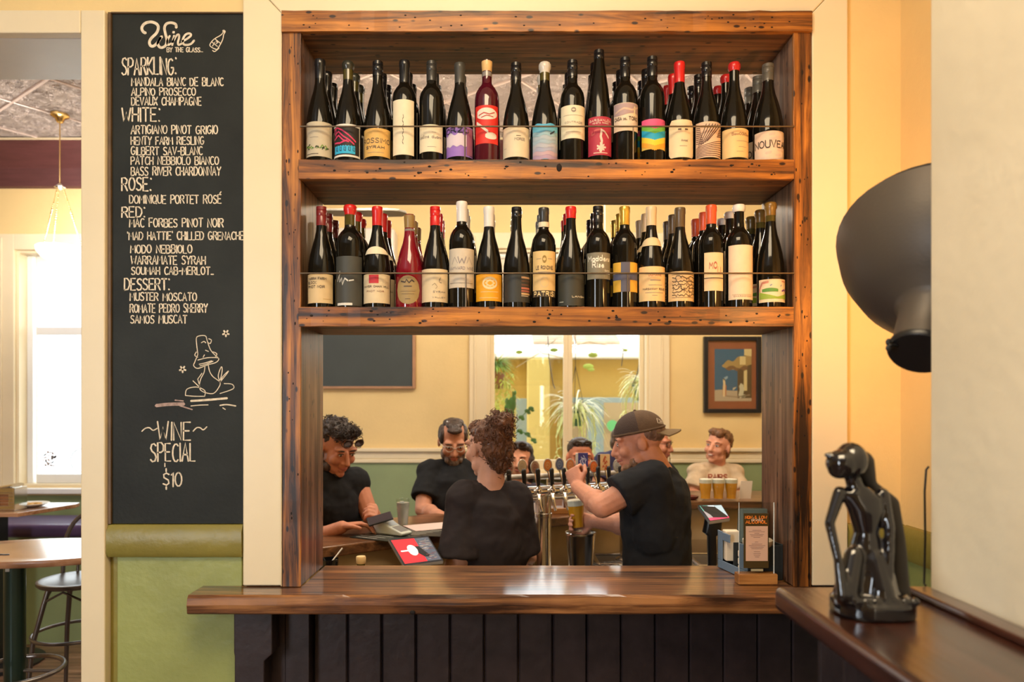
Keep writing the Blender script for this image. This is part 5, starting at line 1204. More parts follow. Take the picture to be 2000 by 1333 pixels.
# ---------------------------------------------------------------- things on the left of the bar
def on_bar(px, py): d = (CH-BAR_Z)*1400/(py-790); return Vector((PX(px, d), d, BAR_Z))
q = on_bar(787, 1027); wg = thing('water_glass', 'tall clear plastic cup of iced water on the bar', 'glass', tuple(q))
part('cup', MB().lathe([(.024,0),(.033,.125),(.0335,.125),(.0315,.123),(.0228,.004),(.001,.003)], 24), PANE, wg, world=False, smooth=True)
part('water', MB().lathe([(.0215,.004),(.0295,.108),(.001,.108)], 24), mat('iced_water', (.80,.88,.92), .12, trans=.6, ior=1.33), wg, world=False, smooth=True)
for i in range(5):
    part('ice_cube', MB().box(-.011,.009,-.01,.01,0,.018), mat('ice', (.85,.9,.93), .2, trans=.5), wg, world=False, bevel=.002).location = (.010*math.cos(i*2.1), .010*math.sin(i*2.1), .03+.016*i)
et = on_bar(770, 1046); e = thing('card_terminal', 'pale grey payment terminal lying on the menus at the bar', 'card terminal', (et.x, et.y, BAR_Z+.006), rz=math.radians(-32))
part('terminal_body', MB().prism([(-.075,.0),(.07,.0),(.075,.012),(.0,.036),(-.05,.062),(-.085,.058),(-.092,.03)], -.034, .034, 'xz'), mat('terminal_grey', (.60,.64,.58), .4), e, world=False, bevel=.006, seg=3)
part('screen', MB().add([(-.045,-.026,.0615),(.0,-.026,.0375),(.0,.026,.0375),(-.045,.026,.0615)], [(0,1,2,3)]), mat('terminal_screen', (.35,.42,.5), .15), e, world=False)
part('keypad', MB().add([(.008,-.026,.0345),(.06,-.026,.0175),(.06,.026,.0175),(.008,.026,.0345)], [(0,1,2,3)]), mat('keypad', (.2,.2,.2), .5), e, world=False)
mn = on_bar(752, 1052)
for k, (dx, dy, a, c, lb) in enumerate(((0,.02,-.5,(.02,.025,.022),'dark printed menu lying flat under the payment terminal'),(.15,.12,-.2,(.03,.03,.028),'second dark menu lying flat towards the bearded man'))):
    t = thing('menu', lb, 'menu', (mn.x+dx, mn.y+dy, BAR_Z+.001+k*.0), rz=a)
    part('sheet', MB().box(-.13, .13, -.08, .08, 0, .003), flat(c, .4), t, world=False)
    pm = MB().use(flat((.5,.48,.42)))
    for j in range(5): pm.ribbon([(-.11, -.06+.03*j), (.02*j, -.06+.03*j)], .006, lambda u, v: (u, v, .0034))
    part('print', pm, None, t, world=False, fix=False)
pk = on_bar(846, 1033); t = thing('paper_sheet', 'pinkish white paper lying in front of the bearded man', 'paper', (pk.x, pk.y+.03, BAR_Z+.0045), rz=.5); part('sheet', MB().box(-.12,.12,-.08,.08,0,.002), mat('pink_paper', (.72,.55,.5), .7), t, world=False)
ph = P(742, 1014, 3.09); t = thing('phone', 'dark smartphone held in the hands of the man in black', 'phone', tuple(ph), rz=.15); t.rotation_euler = (math.radians(28), math.radians(-14), .3)
part('case', MB().box(-.054,.054,-.028,.028,-.004,.004), BLACK, t, world=False, bevel=.003); part('display', MB().box(-.049,.049,-.025,.025,.0041,.0045), mat('phone_display', (.05,.04,.05), .08), t, world=False)
# tablets
def tablet(c, lab, paint, standpt):
    c = [Vector(p) for p in c]; ctr = sum(c, Vector())/4; t = thing('tablet', lab, 'tablet', (ctr.x, ctr.y, standpt))
    n = (c[1]-c[0]).cross(c[3]-c[0]).normalized()
    if n.dot(Vector((0,0,CH))-ctr) < 0: n = -n
    part('tablet_body', MB().add([p+n*.0 for p in c]+[p-n*.014 for p in c], [(0,1,2,3),(7,6,5,4),(0,4,5,1),(1,5,6,2),(2,6,7,3),(3,7,4,0)]), mat('tablet_silver', (.5,.5,.5), .3, .6), t, bevel=.002)
    def f(u, v, o=.0006): 
        a = c[0].lerp(c[1], u); b = c[3].lerp(c[2], u); return a.lerp(b, v)+n*o
    m = MB(); paint(m, f); part('screen', m, None, t, fix=False)
    foot = Vector((ctr.x, ctr.y+.02, standpt))
    m = MB().loft([(foot, Vector((.045,0,0)), Vector((0,.045,0)), .5), (foot+Vector((0,0,.012)), Vector((.045,0,0)), Vector((0,.045,0)), .5), (foot+Vector((0,.01,.03)), Vector((.018,0,0)), Vector((0,.016,0)), .6), (ctr+Vector((-.01,.01,-.10)), Vector((.018,0,0)), Vector((0,.016,0)), .6), (ctr+Vector((-.01,.01,-.085)), Vector((.036,0,0)), Vector((0,.03,0)), .6), (ctr-n*.02, Vector((.034,0,0)), Vector((0,.02,0)), .6)], 16)
    part('stand', m, BLACK, t, smooth=True); return t
def emit(c, e=.7): return mat('screen_%s' % (c,), c, .5, emit=e, spec=.2)
def p_red(m, f):
    m.use(emit((.015,.015,.018), .2)).strip([0,1], lambda u: 0, lambda u: 1, lambda u, v: f(u, v))
    m.use(emit((.72,.02,.03))).strip([.05,.62], lambda u: .06, lambda u: .94, lambda u, v: f(u, v, .0010))
    m.use(emit((.08,.09,.12), .5)).strip([.62,.97], lambda u: .06, lambda u: .94, lambda u, v: f(u, v, .0010))
    m.use(emit((.8,.72,.7))).strip([.30+.02*i for i in range(13)], lambda u: .5-.2*math.sqrt(max(0,1-((u-.42)/.12)**2)), lambda u: .5+.2*math.sqrt(max(0,1-((u-.42)/.12)**2)), lambda u, v: f(u, v, .0014)); m.ribbon([(.14,.5),(.3,.5)], .05, lambda u, v: f(u, v, .0014))
    q = random.Random(2)
    for i in range(60): m.use(emit(q.choice([(.3,.25,.2),(.1,.15,.2),(.3,.3,.35),(.15,.05,.05)]), .4)).ribbon([(.64+.3*q.random(), v := .1+.8*q.random()), (.66+.3*q.random(), v)], .015, lambda u, v: f(u, v, .0014))
tablet([P(758,1054,2.86), P(836,1047,2.90), P(866,1096,2.74), P(789,1106,2.70)], 'tilted tablet with a red screen on a black stand beside the bartender', p_red, .80)
def p_col(m, f):
    m.use(emit((.01,.01,.012), .1)).strip([0,1], lambda u: 0, lambda u: 1, lambda u, v: f(u, v))
    g = lambda u, v: f(u, v, .001)
    m.use(emit((.12,.42,.34))).strip([.04,.36], lambda u: .06, lambda u: .4, g); m.use(emit((.28,.26,.27))).strip([.04,.36], lambda u: .4, lambda u: .82, g)
    m.use(emit((.62,.74,.82))).strip([.37,.64], lambda u: .06, lambda u: .82, g); m.use(emit((.32,.42,.48))).strip([.65,.97], lambda u: .06, lambda u: .82, g)
    m.use(emit((.70,.05,.12))).strip([.04,.97], lambda u: .83, lambda u: .97, g)
tablet([P(1363,987,3.02), P(1409,986,3.06), P(1426,1013,2.90), P(1386,1019,2.86)], 'small tablet with coloured tiles on a black stand near the sink', p_col, .87)
# cork-topped bottle and straw cup behind the counter
tb = P(705, 1087, 2.60); t = thing('wine_bottle', 'cork-topped bottle whose neck just shows above the counter edge', 'bottle', (tb.x, tb.y, .79))
hh = tb.z-.79; part('glass_body', MB().lathe(prof('burg', hh-.012, .04), 24), GOL, t, world=False, smooth=True); part('cork', MB().lathe([(.012,hh-.03),(.0175,hh-.022),(.0178,hh-.004),(.016,hh),(.001,hh+.001)], 20), mat('cork_pale', (.72,.52,.26), .6), t, world=False, smooth=True)
cp_ = P(642, 1092, 2.55); t = thing('straw_cup', 'small black cup holding a white straw beside the left post', 'cup', (cp_.x, cp_.y, .79))
part('cup', MB().lathe([(.028,0),(.034,cp_.z-.79),(.031,cp_.z-.79),(.026,.01),(.001,.01)], 20), BLACKG, t, world=False, smooth=True)
part('straw', MB().tube([cp_+Vector((-.02,0,-.05)), P(669,1071,2.58)], .003, 8), mat('white_straw', (.75,.72,.68), .4), t, smooth=True)
# ---------------------------------------------------------------- caddy and menu stand on the counter
CT = ZC
BLUE = mat('caddy_blue_grey', (.13,.19,.26), .42, bump=.1, bs=200); DKC = mat('caddy_black', (.02,.024,.026), .45)
A0 = Vector((.715, 2.405)); B0 = Vector((.752, 2.215)); rt = Vector((.112, .006))
cad = thing('bar_caddy', 'blue-grey and black plastic bar caddy holding napkins and menus', 'caddy', (.79, 2.32, CT))
def side(a, b, z0, z1, nrm, th=.004): 
    c = [Vector((a.x, a.y)), Vector((b.x, b.y)), Vector((b.x+nrm.x*th, b.y+nrm.y*th)), Vector((a.x+nrm.x*th, a.y+nrm.y*th))]
    return [tuple(p) for p in c]
nx = Vector((1, .03)).normalized(); L_ = (B0-A0); hz = .112
m = MB()
def sp(a, b, z0, z1): m.prism(side(A0.lerp(B0, a), A0.lerp(B0, b), 0, 0, nx), CT+z0, CT+z1, 'xy')
sp(0, 1, 0, .028); sp(0, .16, .028, .125); sp(.72, 1, .028, .108); sp(.16, .42, .095, .122)
part('side_panel', m, BLUE, cad, bevel=.002)
m = MB(); m.prism([tuple(B0), tuple(B0+rt), tuple(B0+rt+Vector((0,.004))), tuple(B0+Vector((0,.004)))], CT, CT+.108, 'xy')
m.prism([tuple(A0+rt), tuple(B0+rt), tuple(B0+rt-Vector((.004,0))), tuple(A0+rt-Vector((.004,0)))], CT, CT+.112, 'xy'); m.prism([tuple(A0), tuple(A0+rt), tuple(A0+rt-Vector((0,.004))), tuple(A0-Vector((0,.004)))], CT, CT+.12, 'xy')
m.prism([tuple(A0+nx*.005), tuple(B0+nx*.005), tuple(B0+rt-nx*.005), tuple(A0+rt-nx*.005)], CT, CT+.006, 'xy'); c_ = A0.lerp(B0, .5); m.prism([tuple(c_+nx*.005), tuple(c_+rt-nx*.005), tuple(c_+rt-nx*.005+Vector((0,.004))), tuple(c_+nx*.005+Vector((0,.004)))], CT, CT+.10, 'xy')
part('caddy_shell', m, DKC, cad, bevel=.0015)
for k in range(3):
    a = A0.lerp(B0, .60+.0*k)+nx*(.008); part('napkin_stack', MB().box(a.x+.004, a.x+.03, a.y-.03, a.y+.012, CT+.008+.024*k, CT+.030+.024*k), mat('napkin', (.74,.62,.46), .9), cad, bevel=.004)
a = A0.lerp(B0, .16); part('napkins', MB().box(a.x+.008, a.x+.055, a.y-.02, a.y+.022, CT+.03, CT+.128), MATS['napkin'], cad, bevel=.003)
a = A0.lerp(B0, .80); part('coaster_stack', MB().lathe([(.001,CT+.10),(.040,CT+.10),(.046,CT+.106),(.046,CT+.120),(.041,CT+.124),(.001,CT+.124)], 24, (a.x+.052, a.y, 0)), mat('coaster_cream', (.78,.66,.5), .7), cad, smooth=True)
for k in range(6):
    a = A0.lerp(B0, .03)+nx*(.048+.0*k); z1 = .205-.004*(k % 3)
    part('folded_menu', MB().add([(x, y, z) for z, o in ((CT+.03, 0), (CT+z1, -.004*k)) for x, y in ((.775+.001*k, 2.330+.011*k+o), (.855, 2.330+.011*k+o), (.855, 2.336+.011*k+o), (.768+.001*k, 2.336+.011*k+o))], [(3,2,1,0),(4,5,6,7),(0,1,5,4),(1,2,6,5),(2,3,7,6),(3,0,4,7)]), flat((.03,.04,.038) if k % 2 else (.12,.15,.14), .4), cad)
x0, x1, ys, z0, z1 = PX(1440,2.18), PX(1516,2.18), 2.178, CT, CT+.031
ms = thing('menu_stand', 'clear acrylic drinks menu stand on an oak block, in front of the caddy', 'menu stand', ((x0+x1)/2, ys+.02, CT))
part('oak_block', MB().box(x0, x1, ys-.012, ys+.030, z0, z1), MATS['honey_wood'], ms, bevel=.002)
za = PZ(982, ys)
part('acrylic_sheet', MB().box(PX(1444,ys), PX(1511,ys), ys, ys+.003, z1, za), PANE, ms)
part('acrylic_edge', MB().box(PX(1444,ys)-.001, PX(1444,ys), ys, ys+.003, z1, za).box(PX(1511,ys), PX(1511,ys)+.0022, ys, ys+.003, z1, za), mat('acrylic_edge_white', (.75,.78,.76), .3), ms)
s = part('printed_menu', MB().box(PX(1452,ys), PX(1501,ys), ys-.0020, ys-.0008, PZ(1110,ys), PZ(1003,ys)), flat((.07,.045,.015), .3), ms)
def mf(u, v): return (PX(u,ys), ys-.0024, PZ(-v,ys))
m = MB(); m.use(flat((.66,.42,.30))).strip([1456,1478,1499], lambda u: -1096, lambda u: -1028, mf)
def mf2(u, v): return (PX(u,ys), ys-.0028, PZ(-v,ys))
m.use(flat((.80,.22,.02))); text(m, 'NON & LOW', 1455, 1497, -1013.5, 5.5, 1.5, mf2, 0); text(m, 'ALCOHOL', 1456, 1497, -1022.5, 5.5, 1.5, mf2, 0)
m.use(flat((.85,.66,.5))); text(m, 'drinks', 1467, 1489, -1018, 7, .8, lambda u, v: (PX(u,ys), ys-.0031, PZ(-v,ys)), 0)
m.use(flat((.25,.13,.10)))
for a, b, v in ((1469,1486,1036),(1462,1493,1039),(1473,1482,1042),(1464,1491,1044.5),(1466,1489,1047),(1471,1484,1050),(1474,1480,1059),(1468,1488,1063),(1462,1494,1066),(1465,1491,1069),(1467,1489,1072),(1472,1484,1078),(1471,1485,1082),(1472,1484,1085),(1474,1482,1088)): m.ribbon([(a,-v),(b,-v)], .7, mf2)
m.use(flat((.4,.34,.2))).strip([1466,1490], lambda u: -1116, lambda u: -1111.5, mf2)
part('menu_print', m, None, s, fix=False)
# ---------------------------------------------------------------- figurine
FD = 1.55*SF; k_ = SF
fig = thing('figurine', 'glossy black ceramic figurine of a kneeling slender figure on the ledge', 'figurine', tuple(P(1698, 1190, FD)))
fl = wl(fig); fl.z = ZL; fig.location = fl; WL[fig.name] = fl
def Q(px, py, dy=0): return P(px, py, FD+dy*k_)
def r3_(*a): return tuple(x*k_ for x in a)
b = MB()
b.ell(Q(1662,900), r3_(.034,.040,.040)); b.ell(Q(1645,905,-.01), r3_(.034,.034,.030)); b.caps(Q(1632,893,-.012), Q(1613,889,-.012), .012*k_, .005*k_); b.ell(Q(1640,918,-.01), r3_(.024,.026,.020))
b.caps(Q(1662,925), Q(1674,962), .016*k_, .018*k_)
V3 = lambda x, y, z: Vector((x*k_, y*k_, z*k_))
b.loft([(Q(1676,950), V3(.020,0,0), V3(0,.018,0)), (Q(1680,968), V3(.048,0,-.008), V3(0,.026,0)), (Q(1690,998), V3(.038,0,-.004), V3(0,.030,0)), (Q(1692,1040), V3(.025,0,0), V3(0,.024,0)), (Q(1692,1078), V3(.038,0,0), V3(0,.034,0)), (Q(1692,1120), V3(.058,0,0), V3(0,.05,0)), (Q(1694,1170), V3(.066,0,0), V3(0,.06,0))], 20)
for a_, b_, ra, rb in (((1640,962,0),(1620,1022,-.02),.014,.0105),((1620,1022,-.02),(1638,1100,-.05),.0105,.009),((1638,1100,-.05),(1646,1165,-.06),.010,.013),
    ((1724,966,0),(1737,1030,-.02),.014,.011),((1737,1030,-.02),(1736,1110,-.04),.011,.0095),((1736,1110,-.04),(1730,1165,-.05),.010,.013),
    ((1668,1085,-.02),(1652,1160,-.045),.020,.026),((1706,1090,-.02),(1722,1160,-.045),.022,.028)):
    b.caps(Q(*a_), Q(*b_), ra*k_, rb*k_)
c = Vector((fl.x, fl.y, ZL))
b.loft([(c+V3(0,-.01,.001), V3(.082,0,0), V3(0,.074,0), .8), (c+V3(0,-.01,.030), V3(.082,0,0), V3(0,.074,0), .8), (c+V3(0,-.005,.048), V3(.068,0,0), V3(0,.060,0), .9)], 24)
for i in range(7): b.ell(c+V3(-.060+.020*i, -.066, .040), r3_(.011,.010,.010))
remesh('figure', b, mat('black_ceramic', (.006,.005,.006), .07, coat=.8), fig, .0026, 4)
m2 = MB()
for a_, b_, ra, rb in (((1680,905,.02),(1696,950,.035),.030,.018),((1696,950,.035),(1738,985,.035),.018,.020),((1738,985,.035),(1752,1060,.03),.020,.018),((1752,1060,.03),(1756,1170,.02),.018,.024)): m2.caps(Q(*a_), Q(*b_), ra*k_, rb*k_)
remesh('hair', m2, mat('matte_black', (.022,.018,.014), .55), fig, .0035, 3)
yc = 1.772*SF+.002
m = MB().tube([P(1814,912,yc), P(1809,918,yc), P(1806,960,yc), P(1807,1050,yc), P(1805,1140,yc), Vector((P(1804,1140,yc).x, yc-.006, ZL+.002))], .002, 8); top('black_cord', m, BLACK, 'thin black cord running down to the ledge behind the figurine', 'cord', smooth=True)
# ---------------------------------------------------------------- big black wall lamp
lc = P(1850, 484, 1.475); rr = .194
axis = Vector((.46, .46, .76)).normalized()
LM = axis.to_track_quat('Z', 'Y').to_matrix()
lamp = thing('dome_wall_lamp', 'large matt black dome lamp jutting out from behind the pale wall', 'lamp', tuple(lc))
MB_ = mat('lamp_black_metal', (.085,.070,.056), .48, .2, bump=.05, bs=150)
pr = [(.044,-.300),(.048,-.298),(.050,-.27),(.053,-.195),(.062,-.186),(.066,-.182),(.100,-.168),(.150,-.130),(.188,-.075),(.211,-.012),(rr,.006),(rr+.003,.010),(rr,.014),(rr-.006,.008),(.203,-.010),(.18,-.07),(.142,-.122),(.1,-.155),(.06,-.172),(.02,-.178)]
part('shade', MB().lathe(pr, 48, lc, LM), MB_, lamp, smooth=True)
part('rim', MB().lathe([(rr+.001,.004),(rr+.005,.006),(rr+.006,.012),(rr+.001,.016),(rr-.003,.012)], 48, lc, LM, False, False), BLACK, lamp, smooth=True)
part('end_cap', MB().lathe([(.001,-.3012),(.052,-.3012),(.055,-.297),(.055,-.289),(.050,-.287)], 32, lc, LM), BLACK, lamp, smooth=True)
nk = lc-axis*.28
sc_ = nk+Vector((-.052, -.01, .0)); part('wing_screw', MB().caps(nk+Vector((-.045,0,0)), sc_-Vector((.012,0,0)), .004, .004, 8).ell(sc_+Vector((-.014,0,.006)), (.006,.003,.007)).ell(sc_+Vector((-.014,0,-.005)), (.006,.003,.006)), BLACK, lamp, smooth=True)
part('wall_arm', MB().tube([nk+Vector((.03,0,.0)), Vector((XR-.06, nk.y+.06, nk.z)), Vector((XR-.004, nk.y+.06, nk.z))], .012, 10), BLACK, lamp, smooth=True)
part('bulb', MB().ell(lc-axis*.05, (.03,.03,.03)), mat('warm_bulb', (1,.72,.36), .3, emit=6), lamp, smooth=True)
lb = light('dome_lamp_bulb', 'POINT', tuple(lc+axis*.04), 9, (1, .50, .16), .06)
# ---------------------------------------------------------------- back wall furniture
fr_ = thing('framed_blackboard', 'blank framed blackboard on the cream wall above the man with the phone', 'blackboard', (PX(700,5.43), 5.44, 2.0))
zb_, zt_ = PZ(755,5.43), PZ(600,5.43); xa, xb_ = PX(520,5.43), PX(806,5.43)
part('board', MB().box(xa, xb_, 5.43, 5.448, zb_, zt_), mat('slate_green', (.045,.055,.052), .55, var=.12, vs=3), fr_)
m = mat('pine_frame', (.42,.22,.11), .5, var=.1)
part('frame_side', MB().box(xb_, xb_+.022, 5.415, 5.448, zb_-.018, zt_), m, fr_, bevel=.002); part('frame_side', MB().box(xa-.022, xa, 5.415, 5.448, zb_-.018, zt_), m, fr_, bevel=.002)
part('frame_ledge', MB().box(xa, xb_, 5.41, 5.448, zb_-.018, zb_), m, fr_, bevel=.002); part('frame_head', MB().box(xa, xb_, 5.415, 5.448, zt_-.018, zt_), m, fr_, bevel=.002)
pic = thing('framed_picture', 'picture in black frame with rust-red mount, figures by a rock against blue sky', 'picture', (PX(1430,5.43), 5.44, 1.65))
D5 = 5.43
part('frame', MB().box(PX(1374,D5), PX(1382,D5), 5.41, 5.448, PZ(807,D5), PZ(658,D5)).box(PX(1477,D5), PX(1486,D5), 5.41, 5.448, PZ(807,D5), PZ(658,D5)).box(PX(1382,D5), PX(1477,D5), 5.41, 5.448, PZ(807,D5), PZ(799,D5)).box(PX(1382,D5), PX(1477,D5), 5.41, 5.448, PZ(666,D5), PZ(658,D5)), BLACK, pic, bevel=.003)
part('mount', MB().box(PX(1382,D5), PX(1477,D5), 5.434, 5.44, PZ(799,D5), PZ(666,D5)), mat('rust_mount', (.30,.075,.03), .5, var=.1), pic)
def pf(o): return lambda u, v: (PX(1396+u*72,D5), 5.4335-o, PZ(784-v*102,D5))
m = MB(); US2 = [i/16 for i in range(17)]
m.use(flat((.02,.12,.24),.3)).strip(US2, lambda u: 0, lambda u: 1, pf(0)); m.use(flat((.52,.40,.28),.3)).strip(US2, lambda u: 0, lambda u: .21+.01*math.sin(u*9), pf(.0006))
m.use(flat((.10,.06,.03),.3)).strip([.62+.024*i for i in range(17)], lambda u: .06, lambda u: .8+.1*math.sin(u*9), pf(.0009))
m.use(flat((.42,.27,.10),.3)).strip([.2+.05*i for i in range(17)], lambda u: .66-.06*math.sin((u-.2)*5), lambda u: .72+.24*(u-.2)+.03*math.sin(u*22), pf(.0012))
m.use(flat((.75,.58,.28),.3)).strip([.68,.76,.84], lambda u: .70, lambda u: .86, pf(.0015)); m.strip([.8,.9,1], lambda u: .86+(1-u)*.1, lambda u: 1, pf(.0015)); m.strip([.79,.84,.88], lambda u: .2, lambda u: .6, pf(.0015))
m.use(flat((.20,.10,.05),.3)).strip([.3,.4,.5,.6,.68,.8,.9], lambda u: .60+.03*math.sin(u*30), lambda u: .66+.03*math.sin(u*17), pf(.0015))
m.use(flat((.55,.16,.05),.3)).ribbon([(.26,.12),(.27,.3)], .10, pf(.0015)); m.use(flat((.8,.6,.35),.3)).ribbon([(.25,.1),(.26,.34),(.25,.42)], .06, pf(.0018)); m.use(flat((.3,.42,.5),.3)).ribbon([(.25,.42),(.34,.46)], .05, pf(.0018))
m.use(flat((.66,.6,.42),.3)).ribbon([(.7,.1),(.74,.22),(.72,.3)], .12, pf(.0018)); m.ribbon([(.68,.12),(.82,.1)], .05, pf(.002)); m.ribbon([(.5,.24),(.58,.27),(.5,.22)], .03, pf(.002)); m.use(flat((.35,.24,.16),.3)).ribbon([(.3,.1),(.6,.08),(.95,.12)], .02, pf(.002))
part('print', m, None, pic, fix=False)
part('glazing', MB().box(PX(1382,D5), PX(1477,D5), 5.424, 5.426, PZ(799,D5), PZ(666,D5)), PANE, pic)
# wall unit and ceiling fan
au = thing('wall_heater_unit', 'white wall-mounted unit half seen between the red-capped bottles', 'wall unit', (PX(716,5.35), 5.44, 2.6))
part('casing', MB().box(PX(660,5.3), PX(772,5.3), 5.26, 5.448, PZ(560,5.3), PZ(446,5.3)), mat('unit_white', (.74,.70,.62), .4), au, bevel=.03, seg=4)
fan = thing('ceiling_fan', 'grey ceiling fan, one blade showing above the bottles on the lower shelf', 'ceiling fan', (-1.45, 4.2, 2.86))
part('rod', MB().tube([(-1.45,4.2,2.88),(-1.45,4.2,3.605)], .014, 10), STEEL, fan, smooth=True); part('hub', MB().lathe([(.02,2.90),(.09,2.87),(.10,2.80),(.06,2.75),(.001,2.74)], 24, (-1.45,4.2,0)), WHITE, fan, smooth=True)
for k in range(3):
    a = k*2*PI/3+.02; c_, s_ = math.cos(a), math.sin(a)
    outl = [(.1,-.05),(.75,-.075),(.84,-.06),(.875,-.02),(.875,.03),(.84,.065),(.75,.075),(.1,.05)]
    part('blade', MB().prism([(-1.45+x*c_-y*s_, 4.2+x*s_+y*c_) for x, y in outl], 2.770, 2.784, 'xy'), mat('fan_grey', (.34,.31,.26), .5), fan, bevel=.003)
m = MB().tube([(PX(1181,4.0),4.0,3.605),(PX(1181,4.0),4.0,PZ(476,4.0))], .004, 6).lathe([(.01,0),(.05,-.02),(.055,-.04),(.001,-.045)], 16, (PX(1181,4.0),4.0,PZ(476,4.0)))
top('pendant_light', m, WHITE, 'thin pale pendant light cord hanging behind the lower row of bottles', 'pendant', smooth=True)
for (x, y) in ((-.75, 4.1), (.45, 4.35), (1.75, 4.1)):
    light('bar_pendant_bulb', 'POINT', (x, y, 2.93), 17, (1, .86, .68), .07)  # added point lights hidden behind the top shelf to brighten the ceiling
# ---------------------------------------------------------------- dining room on the left
pd = P(117, 225, 4.83); px_ = pd.x; hubz = PZ(366,4.83); rimz = PZ(484,4.83)
pl = thing('pendant_lamp', 'brass chain pendant with a white glass bowl in front of the window', 'pendant lamp', (px_, 4.83, rimz-.1))
part('ceiling_rose', MB().lathe([(.058,3.605),(.056,3.59),(.03,3.575),(.02,3.55),(.006,3.545)], 24, (px_,4.83,0)), BRASS, pl, smooth=True)
part('rod', MB().tube([(px_,4.83,3.55),(px_,4.83,hubz)], .004, 8), BRASS, pl, smooth=True)
part('hub', MB().lathe([(.004,hubz+.03),(.02,hubz+.015),(.035,hubz),(.02,hubz-.01),(.004,hubz-.02)], 16, (px_,4.83,0)), CHROME, pl, smooth=True)
for k in range(3):
    a = k*2*PI/3+.35; e1 = Vector((px_+.135*math.cos(a), 4.83+.135*math.sin(a), rimz)); e0 = Vector((px_+.02*math.cos(a), 4.83+.02*math.sin(a), hubz)); m = MB()
    for j in range(26):
        q = e0.lerp(e1, (j+.5)/26); m.ell(q, (.0035+.003*(j in (10,11,12)), .0035+.003*(j in (10,11,12)), .008))
    part('chain', m, BRASS, pl, smooth=True)['kind'] = 'stuff'
part('glass_bowl', MB().lathe([(.138,rimz+.004),(.145,rimz),(.140,rimz-.03),(.11,rimz-.07),(.06,rimz-.095),(.001,rimz-.10),(.001,rimz-.092),(.056,rimz-.088),(.104,rimz-.062),(.132,rimz-.02)], 32, (px_,4.83,0)), mat('lit_opal_glass', (1,.95,.85), .3, emit=.9), pl, smooth=True)
light('bowl_bulb', 'POINT', (px_, 4.83, rimz+.12), 26, (1, .93, .84), .06)
TOPW = wood('table_top_timber', (.30,.14,.07), (.42,.22,.12), (.55,.32,.19), 0, .25, 1)
tc = Vector((PX(72,3.24), 3.245))
tb = thing('round_bar_table', 'round timber-topped high table on a dark green metal column', 'table', (PX(29,3.2), 3.2, 0))
part('table_top', MB().loft([((tc.x,tc.y,.965), Vector((.48,.05,0)), Vector((-.03,.265,0))), ((tc.x,tc.y,.972), Vector((.49,.05,0)), Vector((-.03,.27,0))), ((tc.x,tc.y,.990), Vector((.49,.05,0)), Vector((-.03,.27,0))), ((tc.x,tc.y,.994), Vector((.486,.05,0)), Vector((-.03,.267,0)))], 56), TOPW, tb, smooth=True)
ml = P(28,1074,3.2)
lx = PX(29,3.2); CG = mat('column_dark_green', (.02,.045,.035), .3, .5, coat=.3)
part('column', MB().lathe([(.25,0),(.25,.012),(.06,.03),(.043,.04),(.043,.965)], 28, (lx,3.2,0)), CG, tb, smooth=True)
part('number_plate', MB().box(lx-.012,lx+.006,3.155,3.158,PZ(1117,3.16),PZ(1110,3.16)), flat((.5,.5,.45)), tb)
part('foot_ring', MB().tube([(lx+.19*math.cos(i*PI/16), 3.2+.19*math.sin(i*PI/16), .46) for i in range(32)], .011, 8, closed=True).tube([(lx-.19,3.2,.46),(lx+.19,3.2,.46)], .008, 8), mat('dull_metal', (.25,.22,.2), .3, .9), tb, smooth=True)
m = MB(); 
for i in range(2): m.ell((lx-.005+.022*i, 3.12, .9955), (.014,.010,.0025))
part('scratch_mark', m, BLACK, tb, smooth=True)
def stool(px, d, lab, grp=None):
    c = Vector((PX(px,d), d, 0)); t = thing('bar_stool', lab, 'stool', tuple(c), grp); MTL = mat('gunmetal', (.16,.14,.13), .28, .85)
    z = .75; part('seat', MB().lathe([(.001,z-.028),(.175,z-.028),(.186,z-.018),(.186,z-.004),(.172,z),(.15,z-.006),(.001,z-.008)], 36, c), MTL, t, smooth=True)
    for k in range(4):
        a = PI/4+k*PI/2; u = Vector((math.cos(a), math.sin(a), 0)); part('leg', MB().tube([c+u*.13+Vector((0,0,z-.03)), c+u*.155+Vector((0,0,z-.12)), c+u*.20+Vector((0,0,.45)), c+u*.24+Vector((0,0,.02))], [.013,.013,.012,.010], 10), MTL, t, smooth=True)
        u2 = Vector((math.cos(a+.75), math.sin(a+.75), 0)); v2 = Vector((math.cos(a+PI/2), math.sin(a+PI/2), 0))
        part('brace', MB().tube([c+u*.150+Vector((0,0,z-.10)), c+(u+v2)*.088+Vector((0,0,z-.045)), c+v2*.150+Vector((0,0,z-.10))], .006, 8), MTL, t, smooth=True)
    part('foot_ring', MB().tube([c+Vector((.205*math.cos(i*PI/16), .205*math.sin(i*PI/16), .47)) for i in range(32)], .009, 8, closed=True), MTL, t, smooth=True)
    def hoop(w, h): return [c+Vector((w*math.cos(q), .15+.02*math.sin(q), z-.02+h*math.sin(q)**.6 if math.sin(q) > 0 else z-.02)) for q in [PI*i/20 for i in range(21)]]
    part('back_hoop', MB().tube(hoop(.17,.34), .011, 10), MTL, t, smooth=True); part('inner_hoop', MB().tube(hoop(.09,.25), .008, 10), MTL, t, smooth=True); return t
stool(152, 3.72, 'bentwood-style metal bar stool tucked behind the round high table')
ft_ = thing('square_bar_table', 'light timber high table with napkin dispenser and plate under the window', 'table', (PX(20,4.6), 4.6, 0))
x1_ = PX(118,4.5)
part('table_top', MB().prism([(-4.2,4.28),(PX(34,4.28),4.28),(x1_,4.66),(x1_-.02,4.74),(-4.2,4.74)], .975, 1.0, 'xy'), TOPW, ft_, bevel=.003)
